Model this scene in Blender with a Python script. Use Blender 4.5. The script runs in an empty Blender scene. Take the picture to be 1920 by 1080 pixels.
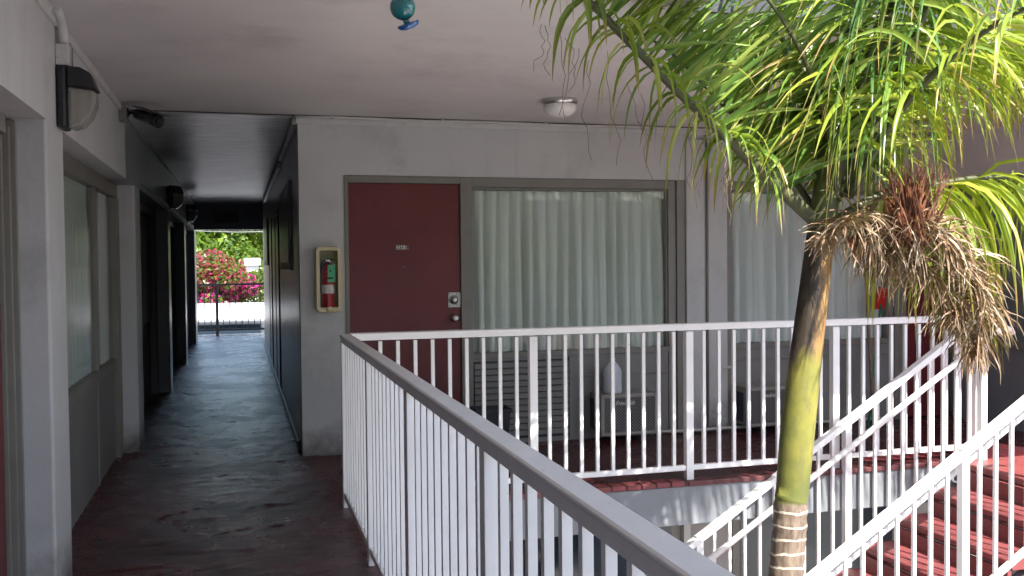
import bpy, math, random
from mathutils import Vector, Matrix
random.seed(7)
R = math.radians
S = bpy.context.scene
COL = S.collection

# ------------------------------------------------------------------ camera
cam_d = bpy.data.cameras.new("Camera")
cam_d.sensor_width = 36.0
cam_d.lens = 1800.0 / 1920.0 * 36.0
cam_d.clip_start = 0.05
cam_d.clip_end = 2000
cam = bpy.data.objects.new("Camera", cam_d)
COL.objects.link(cam)
yaw, pitch, roll = R(15.9), R(-1.6), R(.55)
f = Vector((math.sin(yaw) * math.cos(pitch), math.cos(yaw) * math.cos(pitch), math.sin(pitch)))
r = Vector((math.cos(yaw), -math.sin(yaw), 0))
u = r.cross(f)
c_, s_ = math.cos(roll), math.sin(roll)
r2, u2 = c_ * r - s_ * u, s_ * r + c_ * u
m = Matrix((( r2.x, u2.x, -f.x), (r2.y, u2.y, -f.y), (r2.z, u2.z, -f.z))).to_4x4()
m.translation = Vector((0, 0, 1.48))
cam.matrix_world = m
S.camera = cam

# ------------------------------------------------------------------ light
SUN_DIR = Vector((.25, -1.0, 1.14)).normalized()      # towards the sun
w = bpy.data.worlds.new("World"); S.world = w; w.use_nodes = True
nt = w.node_tree; nt.nodes.clear()
sky = nt.nodes.new("ShaderNodeTexSky"); sky.sky_type = 'NISHITA'; sky.sun_disc = False
sky.sun_elevation = math.asin(SUN_DIR.z)
sky.sun_rotation = math.atan2(SUN_DIR.x, SUN_DIR.y)
sky.air_density = 1.0; sky.dust_density = 1.5
bg = nt.nodes.new("ShaderNodeBackground"); bg.inputs[1].default_value = 0.15
wo = nt.nodes.new("ShaderNodeOutputWorld")
nt.links.new(sky.outputs[0], bg.inputs[0]); nt.links.new(bg.outputs[0], wo.inputs[0])
sd = bpy.data.lights.new("Sun", 'SUN'); sd.energy = 4.2; sd.angle = R(.53); sd.color = (1, .95, .87)
sun = bpy.data.objects.new("Sun", sd); COL.objects.link(sun)
sun.rotation_euler = SUN_DIR.to_track_quat('Z', 'Y').to_euler()
S.view_settings.view_transform = 'Standard'
S.view_settings.look = 'None'
S.view_settings.exposure = 1.8
S.view_settings.gamma = 1
S.render.engine = 'CYCLES'
S.cycles.max_bounces = 10; S.cycles.diffuse_bounces = 6; S.cycles.transparent_max_bounces = 12
S.cycles.use_denoising = True

# ------------------------------------------------------------------ materials
def node(t, kind, **kw):
    n = t.nodes.new(kind)
    for k, v in kw.items(): setattr(n, k, v)
    return n
def mixc(t, fac, a, b, blend='MIX'):
    n = node(t, "ShaderNodeMix", data_type='RGBA', blend_type=blend)
    for i, v in ((0, fac), (6, a), (7, b)):
        if hasattr(v, 'links'): t.links.new(v, n.inputs[i])
        elif i == 0: n.inputs[0].default_value = v
        else: n.inputs[i].default_value = (*v, 1)
    return n.outputs[2]
def ramp(t, src, a, b):
    n = node(t, "ShaderNodeMapRange"); t.links.new(src, n.inputs[0])
    n.inputs[1].default_value = a; n.inputs[2].default_value = b
    return n.outputs[0]
def noise(t, scale, detail=4, stretch=None, rough=.55):
    tc = node(t, "ShaderNodeTexCoord"); src = tc.outputs['Object']
    if stretch:
        mp = node(t, "ShaderNodeMapping"); mp.inputs['Scale'].default_value = stretch
        t.links.new(src, mp.inputs[0]); src = mp.outputs[0]
    n = node(t, "ShaderNodeTexNoise"); n.inputs['Scale'].default_value = scale
    n.inputs['Detail'].default_value = detail; n.inputs['Roughness'].default_value = rough
    t.links.new(src, n.inputs['Vector'])
    return n.outputs[0]
def base(name, rough=.5, metal=0, spec=.5):
    mt = bpy.data.materials.new(name); mt.use_nodes = True
    t = mt.node_tree; b = t.nodes['Principled BSDF']
    b.inputs['Roughness'].default_value = rough; b.inputs['Metallic'].default_value = metal
    b.inputs['Specular IOR Level'].default_value = spec
    return mt, t, b
def bump(t, b, src, strength, dist):
    n = node(t, "ShaderNodeBump"); n.inputs['Strength'].default_value = strength; n.inputs['Distance'].default_value = dist
    t.links.new(src, n.inputs['Height']); t.links.new(n.outputs[0], b.inputs['Normal'])
def paint(name, col, rough=.5, metal=0, var=.12, vs=2.5, bs=60, bd=.0006, dirt=None, dirts=1.2, lo=.55, hi=.75, spec=.5, stretch=None, chips=None, grime=0, runs=0):
    mt, t, b = base(name, rough, metal, spec)
    dark = tuple(c * (1 - var) for c in col); light = tuple(min(1, c * (1 + var)) for c in col)
    c = mixc(t, ramp(t, noise(t, vs, 5), .3, .7), dark, light)
    if dirt:
        c = mixc(t, ramp(t, noise(t, dirts, 8, stretch, .7), lo, hi), c, dirt) if not hasattr(c, 'x') else c
    if chips: c = mixc(t, ramp(t, noise(t, 34, 4, None, .7), .70, .74), c, chips)
    if runs: c = mixc(t, ramp(t, noise(t, 7, 6, (1, 1, .12), .65), .56, .9), c, tuple(x * (1 - runs) for x in col))
    if grime:
        tc = node(t, "ShaderNodeTexCoord"); sz = node(t, "ShaderNodeSeparateXYZ"); t.links.new(tc.outputs['Object'], sz.inputs[0])
        gm = node(t, "ShaderNodeMath", operation='MULTIPLY_ADD'); t.links.new(noise(t, 5, 8, None, .7), gm.inputs[0]); gm.inputs[1].default_value = .5; t.links.new(sz.outputs[2], gm.inputs[2])
        c = mixc(t, ramp(t, gm.outputs[0], .52, .24), c, (.10, .085, .08))
    t.links.new(c, b.inputs['Base Color'])
    if bd: bump(t, b, noise(t, bs, 4), .6, bd)
    return mt
M = {}
M['wall'] = paint('wall_paint', (.52, .525, .53), .6, var=.07, vs=1.5, bs=38, bd=.0025, dirt=(.36, .36, .355), dirts=1.9, lo=.54, hi=.8, grime=1, runs=.22)
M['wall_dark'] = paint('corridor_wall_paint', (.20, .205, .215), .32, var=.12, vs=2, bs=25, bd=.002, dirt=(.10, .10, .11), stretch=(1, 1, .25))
M['ceil'] = paint('ceiling_paint', (.63, .605, .605), .65, var=.07, vs=1.1, bs=30, bd=.0016, dirt=(.42, .39, .39), dirts=1.3, lo=.5, hi=.85)
M['frame'] = paint('frame_paint', (.20, .19, .17), .45, var=.08, vs=6, bd=.0003)
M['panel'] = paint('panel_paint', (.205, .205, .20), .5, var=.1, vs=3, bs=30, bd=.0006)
M['panel_dark'] = paint('dark_panel_paint', (.13, .13, .145), .5, var=.1, vs=3, bs=30, bd=.0006)  # darker grey than the plain panel paint
M['door'] = paint('door_paint', (.14, .020, .024), .38, var=.12, vs=2, bs=30, bd=.0006, dirt=(.085, .018, .02), dirts=3, lo=.52, hi=.8, runs=.3)
M['white'] = paint('railing_paint', (.82, .82, .83), .34, var=.04, vs=8, bs=90, bd=.0004, dirt=(.50, .48, .45), dirts=7, lo=.62, hi=.85, chips=(.34, .26, .20))
M['trim'] = paint('trim_paint', (.55, .55, .54), .45, var=.08, vs=8, bd=.0004, dirt=(.2, .2, .2), dirts=9, lo=.6, hi=.75)
M['fascia'] = paint('fascia_paint', (.20, .215, .235), .6, var=.1, vs=3, bs=25, bd=.002, dirt=(.17, .17, .18), dirts=3, lo=.55, hi=.8)
M['slate'] = paint('dark_fascia_paint', (.035, .038, .05), .6, var=.1)
M['red'] = paint('red_step_paint', (.20, .045, .048), .6, var=.25, vs=4, bs=22, bd=.003, dirt=(.12, .05, .05), dirts=4, lo=.5, hi=.75)
M['edge_red'] = paint('dark_red_edge', (.10, .028, .03), .55, var=.2, vs=4, bs=22, bd=.002, dirt=(.2, .07, .07), dirts=9, lo=.6, hi=.75)  # darker red than the steps, with paler patches
M['wing'] = paint('wing_wall_paint', (.76, .755, .75), .6, var=.05, vs=1.5, bs=38, bd=.002, dirt=(.6, .59, .58), dirts=1.6, lo=.55, hi=.85)
M['black'] = paint('black_plastic', (.014, .014, .017), .35, var=.1, bd=0)
M['binm'] = paint('bin_plastic', (.018, .022, .034), .4, var=.1, bd=0)
M['chrome'] = paint('brushed_steel', (.6, .6, .6), .28, metal=1, var=.1, bd=0)
M['cream'] = paint('cream_plastic', (.62, .55, .34), .4, var=.05, bd=0)
M['cream_in'] = paint('cabinet_inside', (.34, .30, .17), .6, var=.1, bd=0)
M['ext_red'] = paint('extinguisher_red', (.30, .02, .025), .3, var=.08, bd=0)
M['tag_green'] = paint('tag_green', (.10, .42, .22), .6, var=.06, bd=0)
M['tag_white'] = paint('tag_white', (.55, .53, .5), .6, var=.25, vs=60, bd=0)
M['ac'] = paint('appliance_beige', (.30, .29, .27), .45, var=.06, bd=0)
M['ac_side'] = paint('appliance_dark_blue', (.05, .055, .09), .5, var=.06, bd=0)  # dark blue of the side vent
M['opal'] = paint('opal_glass', (.75, .74, .72), .2, var=.02, bd=0)
M['jug'] = paint('milky_plastic', (.62, .68, .76), .35, var=.03, bd=0)
M['concrete'] = paint('concrete', (.52, .50, .48), .8, var=.12, vs=.8, bs=12, bd=.004, dirt=(.2, .19, .18), dirts=.6)
M['asphalt'] = paint('asphalt', (.38, .37, .36), .85, var=.12, vs=.4, bs=9, bd=.005)
M['lower_wall'] = paint('lower_wall_paint', (.36, .335, .335), .6, var=.06, bd=.001)
M['green_stick'] = paint('green_handle', (.02, .22, .13), .4, var=.05, bd=0)
M['wood'] = paint('wood_handle', (.20, .14, .10), .6, var=.2, vs=20, bd=0)
M['broom_red'] = paint('broom_red', (.55, .03, .02), .5, var=.15, vs=40, bd=.001)
M['van_white'] = paint('vehicle_white', (.82, .82, .82), .25, var=.02, bd=0)
M['van_glass'] = paint('vehicle_window', (.02, .03, .045), .08, var=.05, bd=0)
M['tyre'] = paint('tyre_rubber', (.02, .02, .02), .8, var=.1, bd=0)
M['roofm'] = paint('far_roof', (.75, .74, .72), .6, var=.05, bd=0)
M['bark'] = paint('bark', (.10, .075, .055), .85, var=.3, vs=8, bs=10, bd=.01)
M['grey_rail'] = paint('grey_rail_paint', (.12, .125, .13), .4, var=.05, bd=0)
M['sign'] = paint('sign_plate', (.10, .10, .105), .5, var=.05, bd=0)
M['tube'] = paint('lamp_tube', (.75, .72, .6), .4, var=.02, bd=0)

def glass(name, tint=(1, 1, 1), rough=.015, ior=1.5, density=None):
    mt = bpy.data.materials.new(name); mt.use_nodes = True; t = mt.node_tree; t.nodes.clear()
    fr = node(t, "ShaderNodeFresnel"); fr.inputs[0].default_value = ior
    tr = node(t, "ShaderNodeBsdfTransparent"); tr.inputs[0].default_value = (*tint, 1)
    gl = node(t, "ShaderNodeBsdfGlossy"); gl.inputs['Roughness'].default_value = rough
    mx = node(t, "ShaderNodeMixShader"); o = node(t, "ShaderNodeOutputMaterial")
    ge = node(t, "ShaderNodeNewGeometry"); inv = node(t, "ShaderNodeMath", operation='SUBTRACT'); inv.inputs[0].default_value = 1
    t.links.new(ge.outputs['Backfacing'], inv.inputs[1])
    mu = node(t, "ShaderNodeMath", operation='MULTIPLY'); t.links.new(fr.outputs[0], mu.inputs[0]); t.links.new(inv.outputs[0], mu.inputs[1])
    t.links.new(mu.outputs[0], mx.inputs[0]); t.links.new(tr.outputs[0], mx.inputs[1]); t.links.new(gl.outputs[0], mx.inputs[2])
    t.links.new(mx.outputs[0], o.inputs[0])
    return mt
M['glass'] = glass('window_glass', (.96, .98, .97), .012, 1.45)
M['glass_side'] = glass('side_window_glass', (.97, .98, .97), .05, 1.2)
M['lamp_glass'] = glass('ribbed_lamp_glass', (.62, .60, .56), .12, 1.6)
mt, t, b = base('lamp_lens', .22); b.inputs['Base Color'].default_value = (.30, .29, .26, 1); b.inputs['Alpha'].default_value = .62
M['lens'] = mt
M['teal'] = glass('teal_glass', (.06, .42, .46), .05, 1.8)
def tinted(name, col, rough=.1):
    mt, t, b = base(name, rough); b.inputs['Base Color'].default_value = (*col, 1)
    b.inputs['Coat Weight'].default_value = .8
    b.inputs['Transmission Weight'].default_value = .25
    return mt
M['teal_ball'] = tinted('teal_blown_glass', (.02, .22, .24))
M['blue_glass'] = tinted('blue_glass', (.01, .12, .40))

# curtain fabric
def fabric(name, col):
    mt, t, b = base(name, .9, 0, .1)
    c = mixc(t, ramp(t, noise(t, 3, 5, (1, 1, .2)), .3, .7), tuple(x * .9 for x in col), col)
    t.links.new(c, b.inputs['Base Color']); return mt
M['curtain'] = fabric('curtain_fabric', (.69, .725, .69))
M['curtain2'] = fabric('pale_curtain_fabric', (.72, .74, .74))
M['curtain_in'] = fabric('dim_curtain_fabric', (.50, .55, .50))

# stamped painted concrete floor: red paint worn to dark, cracked slate pattern
def floor_mat(name, c1, c2, worn, rough, crack=1.0, wlo=.42, whi=.62):
    mt, t, b = base(name, rough, 0, .38)
    tc = node(t, "ShaderNodeTexCoord")
    nz = node(t, "ShaderNodeTexNoise"); nz.inputs['Scale'].default_value = 2.2; nz.inputs['Detail'].default_value = 5
    t.links.new(tc.outputs['Object'], nz.inputs['Vector'])
    add = node(t, "ShaderNodeMix", data_type='VECTOR'); add.inputs[0].default_value = .22
    t.links.new(tc.outputs['Object'], add.inputs[4]); t.links.new(nz.outputs[1], add.inputs[5])
    vo = node(t, "ShaderNodeTexVoronoi", feature='DISTANCE_TO_EDGE'); vo.inputs['Scale'].default_value = 3.4
    t.links.new(add.outputs[1], vo.inputs['Vector'])
    edge = ramp(t, vo.outputs[0], 0.0, .035)
    n1 = noise(t, 1.3, 8, None, .7); n2 = noise(t, 15, 10, (.5, 1.5, 1), .78); n3 = noise(t, 5, 5); n4 = noise(t, 2.3, 3)
    c = mixc(t, ramp(t, n3, .35, .7), c1, c2)
    c = mixc(t, ramp(t, n1, wlo, whi), c, worn)
    c = mixc(t, ramp(t, n2, .62, .72), c, tuple(x * 1.5 for x in c2))
    edge2 = ramp(t, vo.outputs[0], 0.0, .012)
    ck = node(t, "ShaderNodeMath", operation='MAXIMUM'); t.links.new(edge2, ck.inputs[0]); t.links.new(ramp(t, n4, .56, .50), ck.inputs[1])
    c = mixc(t, ramp(t, ck.outputs[0], 1, .3), c, (.008, .007, .008))
    t.links.new(c, b.inputs['Base Color'])
    h = node(t, "ShaderNodeMath", operation='ADD'); t.links.new(n2, h.inputs[0])
    e2 = node(t, "ShaderNodeMath", operation='MULTIPLY'); t.links.new(ck.outputs[0], e2.inputs[0]); e2.inputs[1].default_value = .30 * crack
    t.links.new(e2.outputs[0], h.inputs[1])
    bump(t, b, h.outputs[0], .6, .012)
    rr = node(t, "ShaderNodeMapRange"); t.links.new(n1, rr.inputs[0])
    rr.inputs[1].default_value = .3; rr.inputs[2].default_value = .7
    rr.inputs[3].default_value = rough - .14; rr.inputs[4].default_value = rough + .08
    t.links.new(rr.outputs[0], b.inputs['Roughness'])
    return mt
M['floor'] = floor_mat('stamped_floor', (.085, .014, .018), (.11, .019, .024), (.050, .015, .018), .30, .8)
M['floor_red'] = floor_mat('landing_floor', (.22, .052, .055), (.27, .075, .072), (.14, .045, .047), .5, .4, .5, .8)

# glossy brushed corridor ceiling
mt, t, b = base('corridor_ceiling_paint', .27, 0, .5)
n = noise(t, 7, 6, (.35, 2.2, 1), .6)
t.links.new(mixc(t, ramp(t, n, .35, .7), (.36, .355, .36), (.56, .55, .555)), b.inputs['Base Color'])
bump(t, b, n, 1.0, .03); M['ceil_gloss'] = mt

# grille: expanded metal
mt, t, b = base('expanded_metal', .5, .2)
tc = node(t, "ShaderNodeTexCoord"); mp = node(t, "ShaderNodeMapping"); mp.inputs['Rotation'].default_value = (0, R(45), 0)
mp.inputs['Scale'].default_value = (1, 1, 1)
t.links.new(tc.outputs['Object'], mp.inputs[0])
sx = node(t, "ShaderNodeSeparateXYZ"); t.links.new(mp.outputs[0], sx.inputs[0])
outs = []
for i in (0, 2):
    a = node(t, "ShaderNodeMath", operation='MULTIPLY'); a.inputs[1].default_value = 330; t.links.new(sx.outputs[i], a.inputs[0])
    a2 = node(t, "ShaderNodeMath", operation='SINE'); t.links.new(a.outputs[0], a2.inputs[0]); outs.append(a2)
mxm = node(t, "ShaderNodeMath", operation='MAXIMUM'); t.links.new(outs[0].outputs[0], mxm.inputs[0]); t.links.new(outs[1].outputs[0], mxm.inputs[1])
t.links.new(mixc(t, ramp(t, mxm.outputs[0], .3, .8), (.02, .021, .025), (.19, .19, .19)), b.inputs['Base Color'])
M['grille'] = mt

# palm trunk
mt, t, b = base('palm_trunk', .5, 0, .4)
tc = node(t, "ShaderNodeTexCoord"); sx = node(t, "ShaderNodeSeparateXYZ"); t.links.new(tc.outputs['Object'], sx.inputs[0])
zo = node(t, "ShaderNodeMath", operation='SUBTRACT'); t.links.new(sx.outputs[2], zo.inputs[0]); zo.inputs[1].default_value = 2.75
z = zo.outputs[0]
nzz = noise(t, 6, 6, (1, 1, .35)); nzf = noise(t, 26, 6, (1.5, 1.5, .4), .7); nzc = noise(t, 4.5, 4, (1, 1, 1), .6)
def madd(a, k, off):
    n = node(t, "ShaderNodeMath", operation='MULTIPLY_ADD'); t.links.new(a, n.inputs[0]); n.inputs[1].default_value = k
    if hasattr(off, 'links'): t.links.new(off, n.inputs[2])
    else: n.inputs[2].default_value = off
    return n.outputs[0]
zj = madd(nzz, .05, z)
green = mixc(t, ramp(t, nzc, .35, .65), (.10, .115, .026), (.225, .205, .040))
green = mixc(t, ramp(t, nzf, .5, .75), green, (.12, .11, .045))
brown = mixc(t, ramp(t, nzf, .35, .65), (.12, .07, .03), (.34, .20, .07))
brown_shade = mixc(t, ramp(t, nzf, .35, .65), (.022, .018, .014), (.06, .045, .032))
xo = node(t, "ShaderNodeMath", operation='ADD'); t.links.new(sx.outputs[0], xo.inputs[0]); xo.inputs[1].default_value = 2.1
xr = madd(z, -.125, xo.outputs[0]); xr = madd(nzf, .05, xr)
brown = mixc(t, ramp(t, xr, 2.200, 2.235), brown_shade, brown)  # left side of the brown zone darkened, its shade painted into the colour
zz = madd(nzz, .45, z)
c = mixc(t, ramp(t, zz, 1.22, 1.30), green, brown)
olive = mixc(t, ramp(t, nzf, .35, .7), (.045, .055, .02), (.09, .10, .035))
c = mixc(t, ramp(t, z, 1.55, 1.66), c, olive)
# ringed grey lower trunk
sc = node(t, "ShaderNodeMath", operation='MULTIPLY'); sc.inputs[1].default_value = 104; t.links.new(madd(nzc, .07, z), sc.inputs[0])
sn = node(t, "ShaderNodeMath", operation='SINE'); t.links.new(sc.outputs[0], sn.inputs[0])
ring = mixc(t, ramp(t, nzf, .3, .7), (.06, .04, .03), (.26, .20, .15))
ring = mixc(t, ramp(t, sn.outputs[0], .86, .96), ring, (.58, .52, .40))
c = mixc(t, ramp(t, zj, .475, .455), c, ring)
t.links.new(c, b.inputs['Base Color'])
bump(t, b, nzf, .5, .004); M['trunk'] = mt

def leafmat(name, c1, c2, c3, tip, transl=.35, rough=.32, tint=True):
    mt = bpy.data.materials.new(name); mt.use_nodes = True; t = mt.node_tree; b = t.nodes['Principled BSDF']
    at = node(t, "ShaderNodeAttribute"); at.attribute_name = 'leaf'
    sx = node(t, "ShaderNodeSeparateColor"); t.links.new(at.outputs[0], sx.inputs[0])
    c = mixc(t, ramp(t, sx.outputs[0], 0, .6), c1, c2)
    c = mixc(t, ramp(t, sx.outputs[0], .65, 1), c, c3)
    c = mixc(t, ramp(t, sx.outputs[1], .80, 1.0), c, tip)
    t.links.new(c, b.inputs['Base Color']); b.inputs['Roughness'].default_value = rough
    b.inputs['Specular IOR Level'].default_value = .5
    tl = node(t, "ShaderNodeBsdfTranslucent")
    cc = mixc(t, .5 if tint else 0.0, c, (.45, .55, .03), 'MIX'); t.links.new(cc, tl.inputs[0])
    mx = node(t, "ShaderNodeMixShader"); mx.inputs[0].default_value = transl
    t.links.new(b.outputs[0], mx.inputs[1]); t.links.new(tl.outputs[0], mx.inputs[2])
    t.links.new(mx.outputs[0], t.nodes['Material Output'].inputs[0])
    return mt
M['frond'] = leafmat('palm_leaflets', (.075, .18, .045), (.25, .38, .065), (.52, .57, .16), (.38, .28, .12), .45, .27)
M['frond_y'] = leafmat('yellowing_palm_leaflets', (.17, .25, .03), (.34, .40, .045), (.52, .50, .09), (.35, .22, .08), .4)
M['dead'] = leafmat('dead_palm_leaflets', (.13, .07, .04), (.29, .18, .11), (.46, .35, .25), (.40, .33, .25), .12, .7)
M['rachis'] = paint('palm_rachis', (.055, .06, .02), .55, var=.2, vs=12, bd=0)
M['rachis_dead'] = paint('dead_rachis', (.19, .072, .032), .6, var=.5, vs=20, bs=40, bd=.001)
M['leaf_tree'] = leafmat('tree_leaves', (.045, .095, .014), (.09, .16, .02), (.17, .24, .03), (.24, .34, .05), .3)
M['leaf_dark'] = leafmat('shrub_leaves', (.035, .065, .01), (.075, .12, .018), (.14, .19, .03), (.18, .24, .05), .3)
M['bract'] = leafmat('magenta_bracts', (.27, .004, .10), (.38, .006, .17), (.36, .02, .08), (.4, .02, .2), .3, tint=False)
M['bract_dry'] = leafmat('faded_pink_bracts', (.26, .015, .05), (.26, .06, .06), (.10, .12, .02), (.4, .2, .2), .3, tint=False)

# ------------------------------------------------------------------ mesh helpers
class MB:
    def __init__(s): s.v = []; s.f = []; s.sm = []
    def add(s, vs, fs, smooth=False):
        o = len(s.v); s.v += [tuple(p) for p in vs]
        for q in fs: s.f.append(tuple(i + o for i in q)); s.sm.append(smooth)
        return s
    def box(s, x0, x1, y0, y1, z0, z1):
        v = [(x0,y0,z0),(x1,y0,z0),(x1,y1,z0),(x0,y1,z0),(x0,y0,z1),(x1,y0,z1),(x1,y1,z1),(x0,y1,z1)]
        return s.add(v, [(0,3,2,1),(4,5,6,7),(0,1,5,4),(1,2,6,5),(2,3,7,6),(3,0,4,7)])
    def bar(s, a, b, wd, h, up=(0, 0, 1)):
        a, b = Vector(a), Vector(b); d = (b - a).normalized(); sd = d.cross(Vector(up)).normalized() * wd / 2
        uu = sd.cross(d).normalized() * h / 2
        v = [a-sd-uu, a+sd-uu, a+sd+uu, a-sd+uu, b-sd-uu, b+sd-uu, b+sd+uu, b-sd+uu]
        return s.add(v, [(0,1,2,3),(4,7,6,5),(0,4,5,1),(1,5,6,2),(2,6,7,3),(3,7,4,0)])
    def tube(s, pts, rad, n=12, caps=True):
        pts = [Vector(p) for p in pts]; rs = rad if hasattr(rad, '__len__') else [rad] * len(pts)
        ref = Vector((0, 0, 1)); vs = []; prev = None
        for i, p in enumerate(pts):
            d = (pts[min(i+1, len(pts)-1)] - pts[max(i-1, 0)]).normalized()
            if prev is None:
                a = d.cross(ref if abs(d.z) < .9 else Vector((1, 0, 0))).normalized()
            else: a = (prev - d * prev.dot(d)).normalized()
            prev = a; bb = d.cross(a)
            for k in range(n):
                t = 2 * math.pi * k / n; vs.append(p + (a * math.cos(t) + bb * math.sin(t)) * rs[i])
        fs = [(i*n+k, i*n+(k+1) % n, (i+1)*n+(k+1) % n, (i+1)*n+k) for i in range(len(pts)-1) for k in range(n)]
        s.add(vs, fs, True)
        if caps:
            o = len(s.v) - len(vs)
            s.f.append(tuple(o + k for k in range(n))[::-1]); s.sm.append(False)
            s.f.append(tuple(o + (len(pts)-1)*n + k for k in range(n))); s.sm.append(False)
        return s
    def lathe(s, prof, c=(0, 0, 0), axis=(0, 0, 1), n=24):
        ax = Vector(axis).normalized(); a = ax.cross(Vector((1, 0, 0)) if abs(ax.x) < .9 else Vector((0, 1, 0))).normalized(); b = ax.cross(a)
        c = Vector(c); vs = []
        for (rr, h) in prof:
            for k in range(n):
                t = 2*math.pi*k/n; vs.append(c + ax*h + (a*math.cos(t)+b*math.sin(t))*max(rr, 1e-4))
        fs = [(i*n+k, i*n+(k+1) % n, (i+1)*n+(k+1) % n, (i+1)*n+k) for i in range(len(prof)-1) for k in range(n)]
        return s.add(vs, fs, True)
    def prism(s, poly, a, b, axis='x'):
        n = len(poly)
        def P(t, q): return (t, q[0], q[1]) if axis == 'x' else ((q[0], t, q[1]) if axis == 'y' else (q[0], q[1], t))
        vs = [P(a, q) for q in poly] + [P(b, q) for q in poly]
        fs = [tuple(range(n))[::-1], tuple(range(n, 2*n))] + [(k, (k+1) % n, n+(k+1) % n, n+k) for k in range(n)]
        return s.add(vs, fs)
    def build(s, name, mat, parent=None, bev=0, attr=None, label=None):
        me = bpy.data.meshes.new(name); me.from_pydata(s.v, [], s.f); me.update()
        me.polygons.foreach_set('use_smooth', s.sm)
        if attr:
            ca = me.color_attributes.new('leaf', 'FLOAT_COLOR', 'POINT')
            flat = []
            for a in attr: flat += [a[0], a[1], 0, 1]
            ca.data.foreach_set('color', flat)
        me.materials.append(mat if not isinstance(mat, str) else M[mat])
        o = bpy.data.objects.new(name, me); COL.objects.link(o)
        if parent: o.parent = parent
        if label: o['label'] = label
        if bev:
            md = o.modifiers.new('bevel', 'BEVEL'); md.width = bev; md.segments = 2; md.limit_method = 'ANGLE'; md.angle_limit = R(40)
            md.harden_normals = False
        return o
def tag(o, label=None, cat=None, group=None, kind=None):
    if label: o['label'] = label
    if cat: o['category'] = cat
    if group: o['group'] = group
    if kind: o['kind'] = kind
    return o
def empty(name, loc, label, cat, group=None):
    o = bpy.data.objects.new(name, None); COL.objects.link(o); o.location = loc; o.empty_display_size = .1
    tag(o, label, cat, group); return o
def part(mb, name, mat, root, bev=0, attr=None, label=None, ref=None):
    """world-coordinate mesh parented under root (an Empty standing at its base, unrotated)"""
    off = Vector(root.matrix_world.translation) if ref is None else Vector(ref)
    # world offset = sum of parents' locations
    off = Vector((0, 0, 0)); p = root
    while p: off += p.location; p = p.parent
    mb.v = [tuple(Vector(q) - off) for q in mb.v]
    return mb.build(name, mat, root, bev, attr, label)
def struct(mb, name, mat, bev=0):
    return tag(mb.build(name, mat, None, bev), kind='structure')
def box(*a): return MB().box(*a)
def copy_tree(o, parent=None):
    c = o.copy(); COL.objects.link(c)
    if parent: c.parent = parent
    for ch in list(o.children): copy_tree(ch, c)
    return c
def text_part(txt, name, mat, root, origin, xdir, size, shear=0, depth=.002, bold=0, label=None):
    cu = bpy.data.curves.new(name + '_curve', 'FONT'); cu.body = txt; cu.size = size; cu.extrude = depth; cu.shear = shear; cu.offset = bold
    cu.resolution_u = 3
    to = bpy.data.objects.new(name + '_tmp', cu); COL.objects.link(to)
    bpy.context.view_layer.update()
    me = bpy.data.meshes.new_from_object(to.evaluated_get(bpy.context.evaluated_depsgraph_get()))
    bpy.data.objects.remove(to); bpy.data.curves.remove(cu)
    X = Vector(xdir).normalized(); Z = Vector((0, 0, 1)); N = X.cross(Z)
    mb = MB()
    mb.add([Vector(origin) + X * v.co.x + Z * v.co.y + N * v.co.z for v in me.vertices], [tuple(p.vertices) for p in me.polygons])
    bpy.data.meshes.remove(me)
    return part(mb, name, mat, root, label=label)

H = 2.6; LW = -.77; RW = .45; FY = 7.45; RX = 6.32

# ------------------------------------------------------------------ ground, floors, ceilings
g = struct(MB().add([(-300,-200,-2.75),(300,-200,-2.75),(300,500,-2.75),(-300,500,-2.75)], [(0,1,2,3)]), 'ground', 'asphalt')
struct(MB().box(-5, 8, -4, 21.15, -2.8, -2.746), 'courtyard_paving', 'concrete')
fl = MB(); fl.box(-1.3, .72, -4, 5.79, -.028, 0); fl.box(-1.3, 6.7, 5.79, 7.7, -.028, 0)
struct(fl, 'walkway_floor', 'floor')
from mathutils import noise as NZ
def stone_floor(x0, x1, y0, y1, step, name, low0, low1):
    mb = MB(); nx = int((x1 - x0) / step); ny = int((y1 - y0) / (step * 1.15))
    for j in range(ny + 1):
        y = y0 + (y1 - y0) * j / ny
        for i in range(nx + 1):
            x = x0 + (x1 - x0) * i / nx
            p = Vector((x * 4.5, y * 9, 0)); a = NZ.noise(p)
            q = NZ.noise(Vector((x * 13, y * 26, 3.1)))
            rdg = 1 - abs(NZ.noise(Vector((x * 2.6 + 9, y * 5.2, 7.7)))) * 2
            cell = NZ.voronoi(Vector((x * 2.3 + .35 * NZ.noise(Vector((x * 3, y * 3, 1))), y * 2.3, 5)))[0]
            e = cell[1] - cell[0]
            z = .0024 * a + .0020 * q + .0009 * NZ.noise(Vector((x * 27, y * 50, 8))) + .003 * max(0, rdg) ** 3
            if e < .05: z -= .004 * (1 - e / .05)
            ed = min(i, nx - i, j if low0 else 9, ny - j if low1 else 9)
            mb.v.append((x, y, .0075 + z if ed else .003))
    for j in range(ny):
        for i in range(nx):
            a = j * (nx + 1) + i; mb.f.append((a, a + 1, a + nx + 2, a + nx + 1)); mb.sm.append(True)
    struct(mb, name, 'floor')
struct(MB().box(-1.3, .8, 7.7, 19.4, -.05, 0).box(-4, 4, 19.4, 21.12, -.05, 0), 'corridor_floor', 'floor')
stone_floor(-.97, .585, 1.4, 7.44, .024, 'walkway_surface', True, False)
stone_floor(-.97, .452, 7.441, 20.9, .026, 'corridor_surface', False, True)
struct(MB().box(5.0, 6.7, -3.0, 5.79, -.05, 0), 'landing_floor', 'floor_red', .008)
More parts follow.
